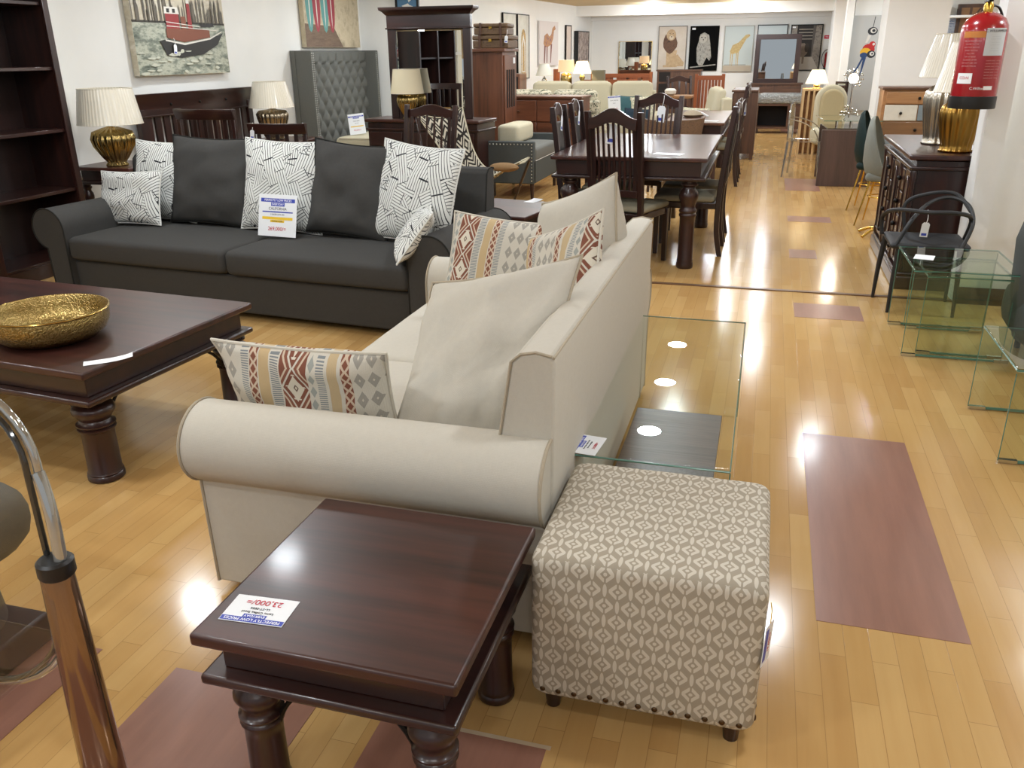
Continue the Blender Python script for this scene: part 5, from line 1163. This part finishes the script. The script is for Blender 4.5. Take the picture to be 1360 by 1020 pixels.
# far left wall: direction of the wall is about 5.5 degrees off the shop axis
def wl(y): return -4.75 + (y - 11.7) * .0941 + .015
WR = 84.6
m_arch = paint('arch_gold', ['7d6434', 'b9985a', '4b4a44'], 10, (1, 1, 3)); m_apane = paint('arch_pane', ['b8b6aa', 'cfcdc2'], 4)
def arched(label, y, w, h, z):
    P_ = [(m_arch, [(.30, .06), (.70, .06), (.70, .62)] + [(.5 + .2 * math.cos(PI * k / 8), .62 + .16 * math.sin(PI * k / 8)) for k in range(9)] + [(.30, .62)]), (plain('arch_line', 'd5d2c8', .5), [(.36, .1), (.64, .1), (.64, .55), (.5, .7), (.36, .55)]), (m_arch, [(.42, .12), (.58, .12), (.58, .5), (.5, .62), (.42, .5)])]
    art('arched_panel', label, (wl(y), y, z), WR, w, h, .02, m_iron, P_, m_apane, cat='wall panel', fw=.015)
arched('left of the two tall wall panels with arch motif', 15.12, .62, 1.08, 1.10); arched('right of the two tall wall panels with arch motif', 15.78, .58, 1.08, 1.10)
e_b, e_p = paint('camel_body', ['8f4a3c', 'b98a5a', '6d4a6a'], 12), plain('camel_leg', '7a4c45', .7)
art('camel_picture', 'white canvas of a colourful standing camel on the far left wall', (wl(17.15), 17.15, 1.30), WR, 1.1, .80, .03, None, [(e_b, [(.2, .5), (.25, .68), (.4, .74), (.52, .66), (.62, .72), (.68, .86), (.8, .92), (.86, .84), (.76, .8), (.72, .62), (.62, .48), (.4, .42), (.26, .44)]), (e_p, [(.24, .46), (.22, .06), (.27, .06), (.32, .45)]), (e_p, [(.36, .44), (.36, .06), (.40, .06), (.42, .44)]), (e_p, [(.58, .48), (.56, .06), (.6, .06), (.66, .5)])], plain('canvas_pinkwhite', 'd9d2cf', .6))
art('slim_picture', 'slim pale picture between camel canvas and dark-edged picture', (wl(18.4), 18.4, 1.36), WR, .35, .70, .02, m_iron, [], paint('slim_pic', ['cdbfb4', 'd9c9bd'], 3))
art('mottled_picture', 'dark-edged mottled brown and grey picture at the end of the far left wall', (wl(19.25), 19.25, 1.30), WR, .8, .66, .08, m_black, [], paint('mottle', ['8d7a70', 'b8aca4', '6a5a58', 'a79890'], 16, (1, 1, .5)))
# ---------------------------------------------------------------- gallery on the back wall
GY = BW - .01
m_pap = paint('lion_ground', ['c9bcab', 'd8cec0'], 4); mane = paint('lion_mane', ['4a3427', '6d4b33', '2f221b'], 20); fur = paint('lion_fur', ['b0926c', 'cbb18c'], 16)
art('lion_picture', 'framed picture of a seated lion with a dark mane on the back wall', (-2.15, GY, 1.15), 0, .62, .90, .03, plain('bronze_frame', '6a6258', .5), [(fur, [(.3, .1), (.62, .1), (.68, .45), (.3, .45)]), (fur, [(.6, .08), (.92, .08), (.95, .16), (.7, .36), (.62, .3)]), (mane, blob(.42, .62, .25, .24, 16, 0, 1, .06)), (fur, blob(.45, .80, .17, .13)), (plain('muzzle', 'd6c7ae', .7), blob(.46, .74, .08, .05)), (mane, blob(.46, .76, .03, .012)), (mane, blob(.40, .83, .02, .008)), (mane, blob(.51, .83, .02, .008)), (fur, [(.2, .06), (.7, .06), (.7, .11), (.2, .11)])], m_pap, fw=.015)
owl = paint('owl_feathers', ['7e7a72', 'a8a59c', '4e4b46'], 26, (1, 1, .5))
art('owl_picture', 'black picture of a pale standing owl on the back wall', (-1.47, GY, 1.13), 0, .62, .91, .03, None, [(owl, [(.28, .2), (.25, .5), (.32, .68), (.36, .82), (.5, .86), (.66, .8), (.72, .6), (.78, .3), (.72, .22), (.62, .3), (.5, .12), (.36, .12)]), (plain('owl_face', 'b5b1a6', .7), blob(.46, .72, .14, .1)), (m_black, blob(.41, .75, .03, .012)), (m_black, blob(.53, .74, .03, .012)), (m_black, [(.45, .71), (.49, .71), (.47, .66)]), (owl, [(.05, .06), (.95, .12), (.95, .145), (.05, .085)]), (m_card, [(.06, .92), (.18, .92), (.18, .965), (.06, .965)])], plain('owl_ground', '0c0c0c', .9, spec=.1))
gir = paint('giraffe_coat', ['b79a62', 'd0b981'], 30)
art('giraffe_picture', 'pale framed picture of a bowing giraffe on the back wall', (-.74, GY, 1.11), 0, .62, .92, .03, plain('grey_frame', 'a3a196', .5), [(plain('sand_strip', 'b8ab98', .7), [(0, 0), (1, 0), (1, .13), (0, .13)]), (gir, [(.22, .44), (.3, .58), (.5, .64), (.72, .8), (.84, .82), (.88, .78), (.76, .72), (.6, .52), (.52, .42), (.3, .38)])] + [(gir, [(x, .42), (x + .035, .42), (x + .03, .13), (x + .01, .13)]) for x in (.24, .30, .44, .49)] + [(plain('giraffe_line', '5a5348', .7), [(.05, .14), (.8, .14), (.8, .15), (.05, .15)])], plain('giraffe_ground', 'c3cdcb', .6), fw=.015)
art('landscape_picture', 'black framed pale landscape picture behind the dark framed mirror', (-.06, GY, 1.4), 0, .62, .64, .03, m_black, [(m_black, [(.0, .30), (.3, .38), (.5, .33), (.7, .42), (1, .5), (1, .4), (.6, .28), (.2, .26)])], plain('mist', 'c8d2d2', .6), fw=.02)
gp = paint('street_stone', ['6f675e', '968d82', '5a534c'], 18); el = paint('elephant_hide', ['8a7a6b', '6b5c50'], 14)
art('elephant_picture', 'tall picture of an elephant walking between stone columns on the back wall', (.63, GY, 1.12), 0, .64, .91, .03, m_iron, [(plain('street_dark', '2b2724', .7), [(.1, .1), (.7, .1), (.7, 1), (.1, 1)]), (gp, [(.7, 0), (1, 0), (1, 1), (.8, 1)]), (gp, [(0, 0), (.16, 0), (.2, 1), (0, 1)])] + [(plain('street_beam', '9a9186', .7), [(.25, .68 + k * .07), (.7, .68 + k * .07), (.7, .70 + k * .07), (.25, .70 + k * .07)]) for k in range(4)] + [(plain('street_floor', 'b5aca0', .7), [(.0, 0), (1, 0), (.75, .3), (.3, .3)]), (el, blob(.42, .45, .17, .15, 14, 0, 0, .06)), (el, blob(.33, .52, .10, .1)), (plain('elephant_dark', '3d332d', .7), blob(.55, .50, .07, .1)), (el, [(.28, .5), (.36, .5), (.35, .2), (.30, .18)]), (el, [(.42, .4), (.5, .4), (.49, .15), (.43, .15)]), (m_card, [(.04, .93), (.14, .93), (.14, .965), (.04, .965)])], plain('street_mid', '57504a', .6))
t = thing('fire_sign', 'small red sign with white lettering on the back wall', 'sign', (1.08, BW, 1.78), 0); b = B(); b.box(-.09, .09, -.008, 0, -.035, .035); b.obj('plate', m_cred, t); text_mesh('FIRE EXIT', .03, m_cwht, t, (0, -.009, 0), (R(90), 0, 0))
e2 = ext('fire_extinguisher', 'small red fire extinguisher on the back wall under the red sign', (1.12, BW - .12, 1.14), .085, .36, lab=False)
b = B(); b.box(-.04, .06, -.087, -.085, .06, .22); b.obj('service_label', m_card, e2); b = B(); b.tube(bez([(0, 0, .40), (-.18, -.01, .42), (-.17, -.01, .1), (-.06, -.01, .04)], 12), .008, 6); b.obj('discharge_hose', m_black, e2)
art('rounded_mirror', 'large frameless mirror with rounded corners on the back wall, left of the lion', (-2.96, GY, .95), 0, .74, .80, .02, m_gold, [], m_mirror, cat='mirror', fw=.008)
def dmirror():
    t = thing('mirror_dresser', 'dark wooden dresser with a big square mirror on the back wall', 'dresser', (.08, 19.5, 0), 0)
    b = B(); b.box(-.53, .53, -.2, .2, 0, .87); b.obj('carcass', m_brn, t); b = B(); b.box(-.56, .56, -.22, .2, .87, .90); b.obj('top', m_brnx, t)
    for x in (-.27, .27): b = B(); b.box(x - .24, x + .24, -.215, -.2, .62, .82); b.obj('drawer', m_brnx, t)
    for s in (-1, 1): b = B(); b.box(s * .40 - .05, s * .40 + .05, -.02, .03, .9, 1.82); b.obj('frame_post', m_dkz, t)
    b = B(); b.box(-.45, .45, -.03, .03, 1.74, 1.84); b.obj('frame_rail', m_dk, t); b = B(); b.box(-.35, .35, -.02, .03, .9, .98); b.obj('frame_rail', m_dk, t)
    b = B(); b.box(-.35, .35, -.005, .005, .98, 1.74); b.obj('mirror_glass', m_mirror, t)
dmirror()
t = thing('tv_unit', 'low dark wooden media unit under the plastic-wrapped mattress', 'media unit', (.24, 18.3, 0), 0)
for nm, q in (('top', (-.47, .47, -.2, .2, .52, .56)), ('bottom_panel', (-.47, .47, -.2, .2, .09, .13)), ('side_panel', (-.47, -.43, -.2, .2, .13, .52)), ('side_panel', (.43, .47, -.2, .2, .13, .52)), ('door', (.12, .43, -.2, -.17, .13, .52))): b = B(); b.box(*q); b.obj(nm, m_brnx, t)
b = B(); b.box(-.43, .43, .17, .2, .13, .52); b.obj('back_panel', plain('cavity_shade', '120b09', .8), t)  # near-black colour puts the shade of the open unit on its back
for x in (-.42, .42): b = B(); b.box(x - .02, x + .02, -.18, .18, 0, .09); b.obj('leg', m_dk, t)
m = Mt('plastic_wrap', 'b9bfc0', .2, coat=.6); m.bump(m.noise(m.co('Object'), 16, 4, .7), 1., .3)
t = thing('wrapped_mattress', 'mattress wrapped in shiny clear plastic on the low media unit', 'mattress', (.24, 18.25, .561), 0); b = rbox(-.45, .45, -.18, .3, 0, .18, .04, .02, wr=.01); b.obj('pad', m.mat, t, angle=60)
t = thing('shelf_cabinet', 'low dark cabinet with open shelves under the lion and owl pictures', 'cabinet', (-1.9, 19.6, 0), 0)
b = B(); b.box(-.46, .46, -.18, .2, 0, 1.14); b.obj('carcass', m_brn, t); b = B(); b.box(-.48, .48, -.2, .2, 1.14, 1.17); b.obj('top', m_brnx, t)
for z0 in (.70, .93): b = B(); b.box(-.42, -.18, -.186, -.18, z0, z0 + .19); b.obj('niche_shade', plain('cavity_shade', '120b09', .8), t)  # dark sheets on a closed front imitate shaded shelf niches
b = B(); b.box(-.12, .4, -.19, -.18, .5, 1.1); b.obj('door', m_brn, t)
def low_bed(name, label, loc, w, h, m, mz, n):
    t = thing(name, label, 'headboard', loc, 0)
    for s in (-1, 1): b = B(); b.box(s * (w / 2 - .03) - .03, s * (w / 2 - .03) + .03, -.03, .03, 0, h + .03); b.obj('post', mz, t)
    b = B(); b.box(-w / 2, w / 2, -.025, .02, h - .08, h); b.obj('rail', m, t)
    for k in range(n): b = B(); x = -w / 2 + .1 + k * (w - .2) / (n - 1); q = (w - .2) / n * .46; b.box(x - q, x + q, -.012, .012, .3, h - .08); b.obj('board', mz, t)
low_bed('bed_frame', 'long reddish wooden bed frame behind the cream sofa', (-2.98, 18.5, 0), 1.28, 1.12, wood('orange_x', '6b3316', '9a552a', 0, .45), m_org, 5)
low_bed('bed_frame', 'second lower reddish bed frame in front of the long one', (-3.05, 17.6, 0), 1.2, 1.03, wood('orange_x', '6b3316', '9a552a', 0, .45), m_redz, 4)
low_bed('bed_frame', 'orange wooden headboard of close upright boards beyond the cream armchair', (-1.12, 17.5, 0), .56, 1.10, wood('orange_x', '6b3316', '9a552a', 0, .45), m_org, 7)
t = rail_chair('wooden_chair', 'tan wooden chair standing before the shelf cabinet', (-1.48, 16.3, 0), 25, w=.46, H=1.12, nsl=3)
t = thing('stone_top_table', 'small brown table with pale top between cream sofa and wooden chair', 'side table', (-1.53, 15.4, 0), 0)
b = B(); b.box(-.28, .28, -.25, .25, .80, .84); b.obj('top', m_honey, t, bevel=.005)
for sx in (-1, 1):
    for sy in (-1, 1): b = B(); b.box(sx * .24 - .02, sx * .24 + .02, sy * .21 - .02, sy * .21 + .02, 0, .8); b.obj('leg', m_brn, t)
t = thing('white_pot', 'small rounded white pot on the little table left of the wooden chair', 'pot', (-1.62, 15.3, .841), 0); b = B(); b.lathe([(.05, 0), (.09, .03), (.1, .08), (.07, .11), (.001, .115)], n=16); b.obj('body', m_wht, t)
# lattice window on the left wall, seen only in the dressing table mirror
b = B(); b.box(-5.55, -5.53, 1.4, 3.3, .3, 2.2); w = struct(b.obj('window_1', plain('window_glow', 'b9b09b', .6, emit='e6dcc4', es=.35)))
b = B()
for k in range(5): b.box(-5.53, -5.50, 1.38 + k * .47, 1.43 + k * .47, .3, 2.2)
for k in range(4): b.box(-5.53, -5.495, 1.38, 3.31, .28 + k * .62, .33 + k * .62)
struct(b.obj('trim_6', m_wht))
